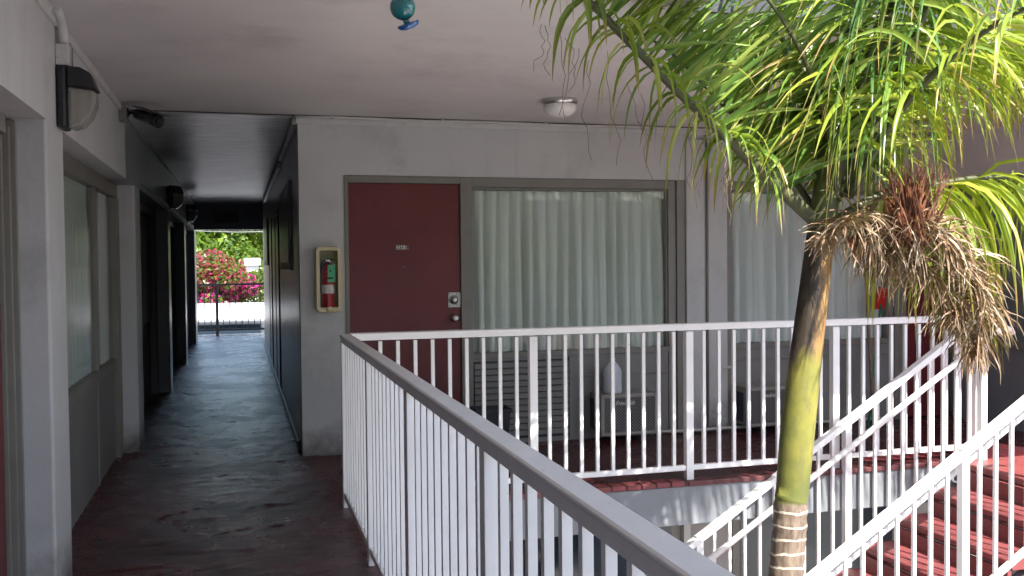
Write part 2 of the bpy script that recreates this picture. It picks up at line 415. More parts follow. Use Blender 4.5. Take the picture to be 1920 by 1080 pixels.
sl = MB(); sl.box(-5, .70, -4, 5.80, -.29, -.030); sl.box(-5, 6.7, 5.80, 7.7, -.29, -.030); sl.box(-5, 6.7, 7.7, 21.1, -.29, -.052); sl.box(5.03, 6.7, -2.97, 5.80, -.29, -.052)
struct(sl, 'floor_slab', 'fascia', .006)
# red brick nosing along the outer edge of the front walkway
br = MB(); x = .74
while x < 2.75:
    wv = .105; br.box(x, x + wv - .013, 5.785 + random.uniform(-.004, .004), 5.90, -.026, .006 + random.uniform(-.002, .003)); x += wv
struct(br, 'brick_edging', 'red', .004)
struct(MB().box(2.86, 5.0, 5.784, 5.84, -.029, .002), 'edge_band', 'edge_red', .004)

ce = MB(); ce.box(-5, 1.98, -4, 4.02, H, H + .35); ce.box(-5, 8, 4.02, 21.5, H, H + .35)
struct(ce, 'ceiling', 'ceil')
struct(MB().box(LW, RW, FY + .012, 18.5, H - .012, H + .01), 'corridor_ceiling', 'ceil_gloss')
fa = MB(); fa.box(1.985, 8.0, 4.0, 4.018, H + .012, H + .75); fa.box(1.982, 2.0, -4, 4.0, H + .012, H + .75)
tag(fa.build('roof_fascia', 'slate'), 'dark slate fascia board along the edge of the roof opening above the palm', 'fascia')

# ------------------------------------------------------------------ walls
# left gallery wall
lw = empty('gallery_wall', (LW, 1, 0), 'long pale grey wall with pillars and recessed bays along the left of the walkway', 'wall')
pill = [(.4, .85), (4.46, 4.86), (8.03, 8.46), (11.70, 12.10), (15.2, 15.6), (18.7, 19.4)]
LZ = 2.10
mb = MB(); mb.box(-1.3, LW, -4, 7.45, LZ, H + .01); part(mb, 'upper_wall', 'wall', lw)
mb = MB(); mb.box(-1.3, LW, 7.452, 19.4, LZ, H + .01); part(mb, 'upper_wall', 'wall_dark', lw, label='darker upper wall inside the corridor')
for i, (a, b_) in enumerate(pill):
    q_ = .012
    mb = MB().prism([(-1.3, a), (LW - q_, a), (LW - .3 * q_, a + .3 * q_), (LW, a + q_), (LW, b_ - q_), (LW - .3 * q_, b_ - .3 * q_), (LW - q_, b_), (-1.3, b_)], 0, LZ + .001, 'z')
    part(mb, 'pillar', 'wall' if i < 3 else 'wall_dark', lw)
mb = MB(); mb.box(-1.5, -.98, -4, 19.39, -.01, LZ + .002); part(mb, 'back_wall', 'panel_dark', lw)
# bay one: red door
d = part(MB().box(-.98, -.945, 3.38, 4.383, .01, 2.0), 'door', 'door', lw, .003)
mb = MB(); mb.box(-.979, -.93, 4.387, 4.41, .0, 2.02); mb.box(-.979, -.905, 4.41, 4.433, .0, 2.06); mb.box(-.979, -.885, 4.433, 4.457, 0, 2.09)
mb.box(-.978, -.90, 3.3, 4.339, 2.02, 2.095); mb.box(-.979, -.905, 3.30, 3.375, 0, 2.019); part(mb, 'door_frame', 'frame', lw, .003)
# bay two: window with curtains and grey apron panel
wf = MB()
wf.box(-.975, -.895, 4.865, 8.025, 2.0, 2.097); wf.box(-.975, -.885, 7.86, 8.027, 0, 1.998); wf.box(-.975, -.90, 4.865, 5.0, 0, 1.998)
wf.box(-.975, -.905, 5.0, 7.86, .70, .77); wf.box(-.975, -.905, 6.90, 6.95, .772, 1.998)
wnd = part(wf, 'window', 'frame', lw, .004)
part(MB().box(-.93, -.926, 5.0, 7.86, .77, 2.0), 'glass_pane', 'glass_side', wnd)
ap = MB(); ap.box(-.976, -.918, 5.0, 6.90, .0, .699); ap.box(-.976, -.922, 6.93, 7.859, .0, .699); ap.box(-.976, -.912, 6.903, 6.927, 0, .699)
part(ap, 'apron_panel', 'panel', lw, .003)
# bays three and four: narrow sidelight, dark doors, dim windows
for (a, b_) in ((8.46, 11.7), (12.1, 15.2), (15.6, 18.7)):
    w_ = MB(); w_.box(-.977, -.90, a + .02, a + .09, 0, 2.09); w_.box(-.977, -.90, a + .60, a + .68, 0, 2.09); w_.box(-.977, -.90, b_ - .1, b_ - .01, 0, 2.09)
    w_.box(-.977, -.905, a + .091, a + .599, .78, .84); w_.box(-.977, -.905, a + .091, a + .599, 2.02, 2.089); w_.box(-.977, -.905, a + .681, b_ - .101, 2.02, 2.089)
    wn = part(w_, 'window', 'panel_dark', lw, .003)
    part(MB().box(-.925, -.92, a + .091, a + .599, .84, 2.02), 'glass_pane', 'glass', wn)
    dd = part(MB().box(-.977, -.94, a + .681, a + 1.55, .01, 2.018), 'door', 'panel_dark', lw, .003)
    kb = MB(); kb.lathe([(0, 0), (.012, 0), (.012, .03), (.028, .04), (.03, .06), (.018, .075), (0, .077)], (-.94, a + .76, 1.0), (1, 0, 0)); part(kb, 'door_knob', 'chrome', dd)
    part(MB().box(-.977, -.95, a + 1.552, b_ - .101, .85, 2.018), 'dark_window', 'van_glass', lw, label='dim unlit window in the corridor')

# block between corridor and courtyard: corridor side and the facade that faces the camera
fw = empty('facade_wall', (3.4, FY, 0), 'grey motel facade facing the camera with a red door and two curtained windows', 'wall')
part(MB().box(RW, 6.7, FY, FY + .2, 2.152, H + .01).box(RW, .79, FY, FY + .2, 0, 2.152), 'wall_panel', 'wall', fw)
part(MB().box(3.655, 4.04, FY - .03, FY + .2, 0, 2.5), 'pillar', 'wall', fw, .008)
part(MB().box(.6, 6.7, FY + .215, FY + .4, -.01, 2.3), 'back_wall', 'panel_dark', fw)
# frames
fr = MB()
fr.box(.79, .82, FY - .012, FY + .19, 0, 2.15); fr.box(.82, 1.70, FY - .010, FY + .19, 2.096, 2.149)
part(fr, 'door_frame', 'frame', fw, .003)
def fdoor(x0, x1):
    dd = part(MB().box(x0, x1, FY + .018, FY + .06, .012, 2.094), 'door', 'door', fw, .003)
    return dd
D1 = fdoor(.822, 1.700)
part(MB().box(1.598, 1.699, FY + .010, FY + .0178, 1.118, 1.236), 'lock_plate', 'trim', D1, .002)
kb = MB(); kb.lathe([(.0, 0), (.034, 0), (.036, .006), (.03, .012), (.022, .013), (.02, .03), (.012, .032), (0, .033)], (1.645, FY + .010, 1.178), (0, -1, 0)); part(kb, 'deadbolt', 'chrome', D1)
for dx in (-.036, .03):
    for dz in (-.045, .045):
        pass
sc = MB()
for dx, dz in ((-.037, .047), (-.037, -.047), (.02, .047), (.02, -.047)):
    sc.lathe([(0, 0), (.004, 0), (.004, .003), (0, .004)], (1.645 + dx, FY + .0101, 1.178 + dz), (0, -1, 0), 8)
part(sc, 'screws', 'black', D1)
kb = MB(); kb.lathe([(0, 0), (.033, 0), (.034, .006), (.016, .010), (.014, .03), (.026, .038), (.030, .055), (.022, .07), (.008, .073), (0, .07)], (1.645, FY + .018, 1.032), (0, -1, 0)); part(kb, 'door_knob', 'chrome', D1)
part(MB().box(1.190, 1.262, FY + .013, FY + .0178, 1.580, 1.612), 'number_plate', 'tag_white', D1)
text_part('231', 'room_number', 'black', D1, (1.194, FY + .0128, 1.584), (1, 0, 0), .036, depth=.0006, bold=.0006)
text_part('C', 'room_letter', 'chrome', D1, (1.264, FY + .016, 1.582), (1, 0, 0), .036, depth=.001)
kb = MB(); kb.lathe([(0, 0), (.007, 0), (.007, .004), (0, .005)], (1.252, FY + .0178, 1.445), (0, -1, 0), 12); part(kb, 'peephole', 'chrome', D1)
# second door at the far right
D2 = fdoor(5.87, 6.30)
part(MB().box(5.79, 5.868, FY - .008, FY + .19, 0, 2.149), 'door_frame', 'frame', fw, .003)

def win(x0, x1, zb, xf0, xf1, step):
    wm = MB()
    wm.box(xf0, x0, FY - .006, FY + .19, 0, 2.149); wm.box(x0, x1, FY - .006, FY + .19, 2.075, 2.149)
    wm.box(x1, x1 + step, FY + .012, FY + .19, 0, 2.149); wm.box(x1 + step + .001, xf1, FY - .008, FY + .19, 0, 2.149)
    wm.box(x0, x1, FY + .002, FY + .19, .70, zb)
    # inner stepped frame
    wm.box(x0, x0 + .014, FY + .03, FY + .189, zb, 2.074); wm.box(x1 - .014, x1, FY + .03, FY + .189, zb, 2.074); wm.box(x0 + .015, x1 - .015, FY + .03, FY + .189, 2.058, 2.074)
    o = part(wm, 'window', 'frame', fw, .003)
    part(MB().box(x0 + .014, x1 - .014, FY + .05, FY + .055, zb, 2.058), 'glass_pane', 'glass', o)
    return o
win(1.795, 3.505, .742, 1.702, 3.652, .07)
win(4.10, 5.70, .745, 4.042, 5.788, .04)
def curtain(x0, x1, z0, z1, y, mat, label, pleats, amp=.046, axis='x', name='curtain', part_at=None):
    mb = MB(); nx = pleats * 12; nz = 14; L = x1 - x0
    ph = [random.uniform(-.35, .35) for _ in range(pleats + 2)]
    for j in range(nz + 1):
        tz = j / nz; z = z0 + (z1 - z0) * tz
        for i in range(nx + 1):
            s = i / nx; k = s * pleats; kk = int(k)
            p = ph[kk] * (1 - (k - kk)) + ph[kk + 1] * (k - kk)
            a = 2 * math.pi * (k + p * (1 - tz) * .8)
            pinch = tz ** 6
            amp2 = amp * (1 - .45 * pinch) * (.75 + .25 * math.sin(k * 1.7))
            d = amp2 * (math.sin(a) * (1 - pinch) + (1 if math.sin(a) > .55 else -.3) * pinch * .8) + .006 * math.sin(5 * a + z * 3)
            zz = z + (.008 * math.sin(k * 2.1) if j == 0 else 0)
            q = x0 + L * s + .2 * amp * math.cos(a) * (1 - pinch)
            mb.v.append((q, y + d, zz) if axis == 'x' else (y + d, q, zz))
    for j in range(nz):
        for i in range(nx):
            a = j * (nx + 1) + i; mb.f.append((a, a + 1, a + nx + 2, a + nx + 1)); mb.sm.append(True)
    return tag(mb.build(name, mat), label, 'curtain')
curtain(1.80, 3.49, .70, 2.055, FY + .125, 'curtain', 'pale green pleated curtain in the window right beside the red door with a number plate', 16)
curtain(4.11, 5.69, .70, 2.055, FY + .125, 'curtain2', 'pale curtain in the second facade window, behind the palm trunk', 13)
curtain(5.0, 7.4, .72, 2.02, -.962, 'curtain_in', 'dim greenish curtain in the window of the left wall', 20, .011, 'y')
curtain(7.42, 7.85, .72, 2.02, -.953, 'curtain2', 'short pale curtain section at the far end of the left wall window', 4, .009, 'y')
# panels below windows
lv = MB(); lv.box(1.797, 2.72, FY + .015, FY + .19, .0, .699)
part(lv, 'apron_panel', 'panel', fw)
part(MB().box(1.80, 2.60, FY + .006, FY + .0149, .04, .675), 'vent_black_backing', 'black', fw)  # black sheet stands in for the darkness between the slats
lo = MB(); n_ = 13; zt = .67; dz = .0505
for i in range(n_ - 1):
    z1 = zt - i * dz; lo.prism([(FY - .016, z1 - .010), (FY + .0055, z1 - .006), (FY + .0055, z1 - dz + .004), (FY - .012, z1 - dz + .001)], 1.802, 2.598, 'x')
part(lo, 'louver_vent', 'panel', fw)
part(MB().box(2.603, 2.632, FY - .010, FY + .0149, .02, .69), 'vent_edge', 'panel', fw, .003)
part(MB().box(2.721, 3.504, FY + .022, FY + .19, 0, .699).box(2.70, 2.735, FY + .003, FY + .0219, 0, .66).box(2.736, 3.50, FY + .008, FY + .0219, .52, .535), 'apron_panel', 'panel', fw, .002)
part(MB().box(4.101, 5.699, FY + .022, FY + .19, 0, .699).box(4.11, 5.69, FY + .006, FY + .0219, .60, .62), 'apron_panel', 'panel', fw, .002)
# cornice moulding at top of facade
part(MB().box(RW - .015, 6.3, FY - .022, FY + .0005, 2.535, 2.578), 'cornice', 'trim', fw, .006)

# corridor side of the block
cw = empty('corridor_wall', (RW, 13, 0), 'dark glossy corridor wall on the right side of the passage', 'wall')
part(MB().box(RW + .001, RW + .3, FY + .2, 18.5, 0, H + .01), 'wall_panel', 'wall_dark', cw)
for (a, b_, z0, z1) in ((8.5, 10.4, 1.42, 2.2), (15.0, 17.0, 1.45, 2.17)):
    o = part(MB().box(RW - .022, RW + .0005, a, b_, z0, z1), 'window', 'panel_dark', cw, .004)
    part(MB().box(RW - .026, RW - .0225, a + .08, b_ - .08, z0 + .07, z1 - .07), 'dark_panel', 'black', o)
for a in (11.2, 13.6):
    part(MB().box(RW - .012, RW + .0005, a, a + .06, 0, 2.1).box(RW - .012, RW + .0005, a + .95, a + 1.0, 0, 2.1).box(RW - .012, RW + .0005, a + .06, a + .95, 2.05, 2.1), 'door_frame', 'panel_dark', cw, .003)
    part(MB().box(RW - .006, RW + .0005, a + .061, a + .949, .01, 2.049), 'door', 'wall_dark', cw)
part(MB().box(RW - .02, RW + .0003, FY + .3, 18.4, 0, .07), 'skirting', 'black', cw, .003)
hd = empty('header_wall', (-.1, 18.5, 2.1), 'dark header wall above the far doorway of the corridor', 'wall')
part(MB().box(LW, RW + .3, 18.502, 18.7, 2.11, H + .01), 'header_panel', 'wall_dark', hd)
ex = empty('exit_sign', (-.2, 18.49, 2.25), 'unlit dark exit sign on the header above the far doorway', 'sign')
part(MB().box(-.42, .02, 18.46, 18.501, 2.24, 2.44), 'sign_box', 'sign', ex, .004)
text_part('EXIT', 'sign_lettering', 'black', ex, (-.385, 18.459, 2.28), (1, 0, 0), .165, depth=.001, bold=.004)

# right wing wall
rw = empty('wing_wall', (RX, 5.6, 0), 'shaded grey wall of the right wing beyond the stair landing', 'wall')
part(MB().box(RX, RX + .3, 4.05, 7.449, 2.16, H + .01), 'upper_wall', 'wing', rw, .01)
part(MB().box(RX + .02, RX + .3, 4.3, 7.40, 0, 2.158), 'lower_panel', 'fascia', rw)
part(MB().box(RX - .02, RX + .019, 4.3, 7.35, 2.06, 2.159).box(RX - .02, RX + .019, 4.3, 7.35, .70, .76).box(RX - .02, RX + .019, 5.75, 5.83, .761, 2.059).box(RX - .02, RX + .019, 7.2, 7.35, .761, 2.059), 'window_frame', 'frame', rw, .003)
part(MB().box(RX + .005, RX + .009, 4.35, 7.2, .76, 2.06), 'glass_pane', 'glass', rw)
part(MB().box(RX, RX + .3, 4.05, 4.299, 0, 2.158), 'pillar', 'wing', rw, .01)

# outer shells that close the rooms
sh = empty('building_block', (4, 14, -2.75), 'rear rooms block of the motel behind the facade', 'building')
part(MB().box(.8, 7.9, 7.87, 7.95, -.1, H).box(7.8, 7.95, 4, 19, -2.7, H), 'rear_wall', 'lower_wall', sh)
# lower floor
lo_ = empty('ground_floor_wall', (3, FY, -2.75), 'pale ground floor wall beneath the front walkway', 'wall')
part(MB().box(.0, 6.7, FY, FY + .2, -2.75, -.292), 'wall_panel', 'lower_wall', lo_)
for (a, b_) in ((1.9, 3.5), (4.15, 5.7)):
    o = part(MB().box(a - .07, b_ + .07, FY - .03, FY - .001, -1.98, -.66), 'window', 'frame', lo_, .004)
    part(MB().box(a, b_, FY - .034, FY - .0305, -1.92, -.74), 'glass_pane', 'van_glass', o)
o = part(MB().box(.75, 1.75, FY - .03, FY - .001, -2.74, -.62), 'door_frame', 'frame', lo_, .004)
part(MB().box(.82, 1.68, FY - .036, FY - .0305, -2.73, -.70), 'door', 'door', lo_)
part(MB().box(3.6, 3.66, FY - .07, FY - .001, -2.74, -.295), 'drain_pipe', 'trim', lo_)
part(MB().box(.0, .3, -4, FY - .001, -2.75, -.292), 'side_wall', 'lower_wall', lo_)

# ------------------------------------------------------------------ wiring and trim
cd = empty('conduit', (.55, FY - .03, 2.58), 'thin white conduit along the top of the facade under the ceiling', 'conduit', 'painted conduits')
pts = [(RW - .02, FY - .03, 2.583)]
for i in range(1, 24): pts.append((RW + i * .25, FY - .035 + .004 * math.sin(i * 2.1), 2.583 + .003 * math.sin(i * 1.3)))
part(MB().tube(pts, .010, 8), 'pipe', 'trim', cd)
cl = MB()
for i in range(7): part(MB().box(RW + .25 + i * .85, RW + .27 + i * .85, FY - .05, FY - .023, 2.57, 2.599), 'clip', 'trim', cd)
ct = MB(); ct.box(LW, LW + .016, .5, 7.12, 2.545, 2.585); ct.tube([(LW + .012, .5, 2.592), (LW + .014, 3, 2.588), (LW + .012, 7.1, 2.591)], .007, 8)
tag(ct.build('cable_trunking', 'trim', None, .003), 'painted cable trunking along the top of the left wall up to the security camera', 'trunking')
ct = MB(); ct.box(LW, LW + .012, 7.2, 18.4, 2.572, 2.587)
tag(ct.build('cable_trunking', 'trim'), 'thin pale cable strip on the left corridor wall beyond the security camera', 'trunking')
ct = MB(); ct.box(LW, LW + .012, 8.6, 18.4, LZ + .05, LZ + .062)
tag(ct.build('cable_trunking', 'trim'), 'lower thin cable strip above the dark corridor doors', 'trunking')
ct = MB(); ct.box(RW - .035, RW - .001, 7.48, 10.2, 2.535, 2.585)
tag(ct.build('cable_trunking', 'trim', None, .003), 'nearer white trunking piece on the right corridor wall under the ceiling', 'trunking')
ct = MB(); ct.box(RW - .04, RW - .001, 10.5, 16.4, 2.49, 2.545)
tag(ct.build('cable_trunking', 'trim', None, .003), 'farther white trunking piece on the right corridor wall', 'trunking')
sm = struct(MB().box(LW, RX, FY - .012, FY + .004, 2.5925, 2.602), 'ceiling_joint', 'black')

# wall lamps
def wall_lamp(y, zc, label, first):
    lp = empty('wall_lamp', (LW, y, zc), label, 'wall lamp', 'jar lamps on the left wall')
    def pr(o0, w0, z0, z1): pass
    mb = MB(); mb.box(LW + .001, LW + .045, y - .075, y + .075, zc - .14, zc + .14); part(mb, 'back_box', 'black', lp, .015)
    # hood + glass: rounded profile extruded in y, wide rounded bevel
    hood = [(LW + .046, zc + .138), (LW + .10, zc + .135), (LW + .145, zc + .11), (LW + .168, zc + .045), (LW + .168, zc + .035), (LW + .046, zc + .05)]
    gl = [(LW + .046, zc + .048), (LW + .164, zc + .033), (LW + .162, zc - .03), (LW + .14, zc - .085), (LW + .105, zc - .125), (LW + .07, zc - .137), (LW + .046, zc - .137)]
    q = MB().prism([(a, b2) for a, b2 in hood], y - .07, y + .07, 'y'); part(q, 'hood', 'black', lp, .016)
    q = MB().prism([(a, b2) for a, b2 in gl], y - .066, y + .066, 'y'); gg = part(q, 'lens', 'lens', lp, .014)
    q = MB().tube([(LW + .09, y, zc + .04), (LW + .09, y, zc - .10)], .019, 12); part(q, 'bulb', 'tube', gg)
    return lp
wall_lamp(4.76, 2.235, 'nearest jar lamp with black hood on the left wall below a white conduit', True)
wall_lamp(12.0, 2.27, 'middle jar lamp on the dark part of the left wall', False)
wall_lamp(15.9, 2.28, 'farthest and smallest jar lamp on the left corridor wall', False)
cc_ = empty('conduit', (LW, 4.74, 2.4), 'white vertical conduit with junction box above the nearest jar lamp', 'conduit', 'painted conduits')
part(MB().tube([(LW + .03, 4.55, 2.597), (LW + .03, 4.64, 2.585), (LW + .03, 4.70, 2.56), (LW + .032, 4.72, 2.52), (LW + .032, 4.73, 2.47)], .022, 12), 'pipe', 'trim', cc_)
part(MB().box(LW + .001, LW + .055, 4.70, 4.79, 2.377, 2.472), 'junction_box', 'trim', cc_, .004)
part(MB().box(LW + .001, LW + .06, 4.791, 4.80, 2.37, 2.474), 'box_cover', 'panel', cc_, .002)

# security camera
scam = empty('security_camera', (LW, 7.15, 2.5), 'black bullet security camera on a grey junction box at the corridor mouth', 'camera')
part(MB().box(LW + .001, LW + .05, 7.09, 7.21, 2.47, 2.565), 'junction_box', 'panel', scam, .004)
part(MB().lathe([(0, 0), (.035, 0), (.036, .008), (.02, .014), (0, .014)], (LW + .05, 7.13, 2.53), (1, 0, 0)), 'mount', 'black', scam)
part(MB().tube([(LW + .06, 7.13, 2.53), (LW + .10, 7.12, 2.53), (LW + .135, 7.10, 2.525)], [.013, .012, .016], 10), 'arm', 'black', scam)
A = Vector((LW + .11, 7.12, 2.525)); B = Vector((LW + .31, 6.90, 2.43)); dd = (B - A).normalized()
part(MB().lathe([(0, 0), (.03, 0), (.036, .01), (.04, .06), (.04, .18), (.045, .19), (.045, .25), (.038, .252), (.035, .242), (0, .24)], A, dd, 20), 'body', 'black', scam)
part(MB().lathe([(0, .241), (.014, .241), (.016, .252), (.010, .254), (0, .253)], A, dd, 16), 'lens', 'van_glass', scam)
up = Vector((0, 0, 1)); up = (up - dd * up.dot(dd)).normalized()
part(MB().bar(A + up * .049 + dd * .0, A + up * .053 + dd * .30, .088, .006, up), 'sun_shield', 'black', scam, .002)

# ceiling lamp
cl_ = empty('ceiling_lamp', (2.17, 6.36, H), 'round flush ceiling lamp with opal dome and silver rim', 'ceiling lamp')
part(MB().lathe([(0, 0), (.122, 0), (.128, -.012), (.124, -.03), (.112, -.04), (.0, -.04)], (2.17, 6.36, H), (0, 0, 1), 36), 'rim', 'chrome', cl_)
part(MB().lathe([(.112, -.038), (.116, -.052), (.112, -.075), (.095, -.098), (.065, -.115), (.03, -.123), (0, -.125)], (2.17, 6.36, H), (0, 0, 1), 36), 'dome', 'opal', cl_)

# hanging blown glass ornament
on_ = empty('glass_ornament', (.508, 3.0, 2.275), 'teal glass ball with a tilted blue glass dish hanging from the ceiling', 'ornament')
prof = [(0, -.040)] + [(.0405 * math.cos(a), .0405 * math.sin(a)) for a in [R(-80 + i * 16) for i in range(11)]] + [(.01, .0405), (.006, .10), (0, .10)]
part(MB().lathe(prof, (.508, 3.0, 2.277), (0, 0, 1), 28), 'ball', 'teal_ball', on_)
ax = Vector((.35, -.25, 1)).normalized()
part(MB().lathe([(0, -.006), (.018, -.008), (.030, -.003), (.036, .005), (.035, .010), (.028, .011), (.012, .010), (0, .010)], (.527, 3.0, 2.219), (-.42, -.25, 1), 28), 'dish', 'blue_glass', on_)
part(MB().tube([(.514, 3.0, 2.245), (.524, 3.0, 2.222)], .010, 12), 'neck', 'teal', on_)
part(MB().tube([(.508, 3.0, 2.36), (.505, 3.0, 2.48), (.508, 3.0, 2.6)], .0015, 6), 'cord', 'black', on_)

# fire extinguisher cabinet + extinguisher
def rrect(x0, x1, z0, z1, rad, n=6):
    out = []
    for cx, cz, a0 in ((x1 - rad, z1 - rad, 0), (x0 + rad, z1 - rad, 90), (x0 + rad, z0 + rad, 180), (x1 - rad, z0 + rad, 270)):
        for k in range(n + 1):
            a = R(a0 + 90 * k / n); out.append((cx + rad * math.cos(a), cz + rad * math.sin(a)))
    return out
cab = empty('extinguisher_cabinet', (.655, FY, 1.36), 'cream plastic fire extinguisher cabinet with clear front on the end pillar', 'cabinet')
o_ = rrect(.562, .752, 1.106, 1.603, .035); i_ = rrect(.590, .726, 1.142, 1.575, .012); n = len(o_)
y0, y1 = FY - .095, FY - .001
mb = MB()
o2 = rrect(.566, .748, 1.110, 1.599, .033)
vs = [(a, y1, b_) for a, b_ in o_] + [(a, y0 + .008, b_) for a, b_ in o_] + [(a, y0, b_) for a, b_ in o2] + [(a, y0, b_) for a, b_ in i_] + [(a, y1 - .01, b_) for a, b_ in i_]
fs = []
for ring in range(4):
    for k in range(n): fs.append((ring*n+k, ring*n+(k+1) % n, (ring+1)*n+(k+1) % n, (ring+1)*n+k))
mb.add(vs, fs); part(mb, 'housing', 'cream', cab)
part(MB().add([(a, y1 - .01, b_) for a, b_ in i_], [tuple(range(n))]), 'back_panel', 'cream_in', cab)
part(MB().box(.592, .724, y0 + .006, y0 + .008, 1.144, 1.573), 'clear_front', 'glass', cab)
part(MB().lathe([(0, 0), (.024, 0), (.024, .006), (.016, .010), (.008, .016), (0, .016)], (.658, y0, 1.130), (0, -1, 0), 18), 'lock', 'cream', cab)
fe = empty('fire_extinguisher', (.652, FY - .055, 1.144), 'red fire extinguisher with green tag inside the cream cabinet', 'fire extinguisher')
part(MB().lathe([(0, 0), (.046, 0), (.050, .006), (.050, .27), (.044, .30), (.028, .32), (.014, .328), (.014, .345), (0, .345)], (.652, FY - .055, 1.145), (0, 0, 1), 28), 'cylinder', 'ext_red', fe)
part(MB().box(.636, .668, FY - .075, FY - .035, 1.488, 1.508), 'valve', 'chrome', fe, .004)
part(MB().bar((.64, FY - .06, 1.51), (.712, FY - .07, 1.462), .012, .006), 'lever', 'trim', fe)
part(MB().bar((.645, FY - .06, 1.515), (.70, FY - .07, 1.50), .012, .006), 'handle', 'black', fe)
part(MB().tube([(.64, FY - .06, 1.495), (.612, FY - .06, 1.49), (.598, FY - .06, 1.45), (.597, FY - .06, 1.37), (.598, FY - .06, 1.25)], .009, 10), 'hose', 'black', fe)
part(MB().box(.648, .703, FY - .108, FY - .106, 1.335, 1.465), 'tag', 'tag_green', fe)
part(MB().box(.632, .685, FY - .1095, FY - .1082, 1.358, 1.372), 'tag_label', 'black', fe)
part(MB().box(.661, .673, FY - .11, FY - .1083, 1.412, 1.426), 'tag_emblem', 'black', fe)
lb = MB(); lb.lathe([(.0506, .105), (.0506, .17)], (.652, FY - .055, 1.145), (0, 0, 1), 28); part(lb, 'label_band', 'tag_white', fe)
part(MB().lathe([(0, 0), (.012, 0), (.012, .01), (0, .02)], (.662, FY - .055, 1.515), (0, 0, 1), 12), 'safety_seal', 'tag_green', fe)

# air conditioners
def ac(x0, label):
    a = empty('air_conditioner', (x0 + .24, FY, .06), label, 'air conditioner', 'air conditioners below the windows')
    x1 = x0 + .49; y0 = FY - .23; z0, z1 = .06, .392
    part(MB().box(x0, x1, y0 + .025, FY + .10, z0 + .005, z1), 'casing', 'ac', a, .005)
    part(MB().box(x0 - .0025, x0 - .0005, y0 + .07, FY + .02, z0 + .03, z1 - .05), 'side_vent', 'ac_side', a)
    part(MB().box(x0, x0 + .03, y0, y0 + .024, z0, z1).box(x1 - .022, x1, y0, y0 + .024, z0, z1).box(x0 + .03, x1 - .022, y0, y0 + .024, z1 - .028, z1).box(x0 + .03, x1 - .022, y0, y0 + .024, z0, z0 + .022), 'front_frame', 'ac', a, .003)
    part(MB().box(x0 + .031, x1 - .023, y0 + .009, y0 + .012, z0 + .023, z1 - .029), 'grille', 'grille', a)
    text_part('Friedrich', 'brand_lettering', 'trim', a, (x0 + .125, y0 + .006, z1 - .088), (1, 0, 0), .046, .35, .002, .0012)
    return a
ac(2.795, 'beige air conditioner with a plastic jug standing on it')
ac(4.115, 'beige air conditioner half hidden behind the palm trunk')
jx, jy = 2.93, 7.31
jg = empty('plastic_jug', (jx, jy, .392), 'translucent white gallon jug standing on the air conditioner', 'jug')
part(MB().lathe([(0, 0), (.066, .0), (.075, .008), (.076, .03), (.074, .10), (.076, .165), (.072, .19), (.058, .215), (.040, .24), (.024, .258), (.019, .265), (0, .265)], (jx, jy, .393), (0, 0, 1), 28), 'bottle', 'jug', jg)
part(MB().lathe([(0, .262), (.02, .262), (.021, .268), (.021, .286), (.018, .288), (0, .288)], (jx, jy, .393), (0, 0, 1), 20), 'cap', 'white', jg)
part(MB().tube([(jx - .012, jy - .022, .648), (jx - .02, jy - .05, .632), (jx - .022, jy - .074, .60), (jx - .02, jy - .078, .57)], .009, 8), 'handle', 'jug', jg)
# dark bin
bn = empty('waste_bin', (1.84, 7.08, 0), 'dark blue black waste bin on the walkway beside the red door', 'bin')
mb = MB(); a, b_ = .10, .128
def ringz(c, w_, d_, z): return [(c[0] - w_, c[1] - d_, z), (c[0] + w_, c[1] - d_, z), (c[0] + w_, c[1] + d_, z), (c[0] - w_, c[1] + d_, z)]
vs = ringz((1.84, 7.08), .10, .08, 0) + ringz((1.84, 7.08), .13, .105, .345) + ringz((1.84, 7.08), .122, .097, .345) + ringz((1.84, 7.08), .095, .075, .02)
fs = [(3, 2, 1, 0)] + [(i * 4 + k, i * 4 + (k + 1) % 4, (i + 1) * 4 + (k + 1) % 4, (i + 1) * 4 + k) for i in range(3) for k in range(4)] + [(12, 13, 14, 15)]
mb.add(vs, fs); part(mb, 'tub', 'binm', bn, .006)
mb = MB()
mb.box(1.84 - .14, 1.84 + .14, 7.08 - .115, 7.08 - .1055, .335, .362).box(1.84 - .14, 1.84 + .14, 7.08 + .1055, 7.08 + .115, .335, .362).box(1.84 - .14, 1.84 - .1305, 7.08 - .105, 7.08 + .105, .335, .362).box(1.84 + .1305, 1.84 + .14, 7.08 - .105, 7.08 + .105, .335, .362)
part(mb, 'rim', 'binm', bn, .003)
# broom and pole leaning on second window
bm_ = empty('broom', (5.2, 7.05, 0), 'green handled broom with red head up, leaning by the second window', 'broom')
part(MB().tube([(5.17, 7.05, 0), (5.53, 7.36, 1.06)], .011, 10), 'handle', 'green_stick', bm_)
mb = MB(); mb.add([(5.47, 7.34, 1.02), (5.60, 7.40, 1.02), (5.65, 7.41, 1.19), (5.515, 7.345, 1.22), (5.46, 7.375, 1.02), (5.59, 7.425, 1.02), (5.64, 7.435, 1.19), (5.505, 7.38, 1.22)],
    [(0,1,2,3), (7,6,5,4), (0,4,5,1), (1,5,6,2), (2,6,7,3), (3,7,4,0)]); part(mb, 'brush_head', 'broom_red', bm_, .006)
tag(MB().tube([(5.21, 7.02, 0), (5.38, 7.38, 1.45)], .014, 10).build('wooden_pole', 'wood'), 'brown wooden pole leaning by the second window left of the broom', 'pole')
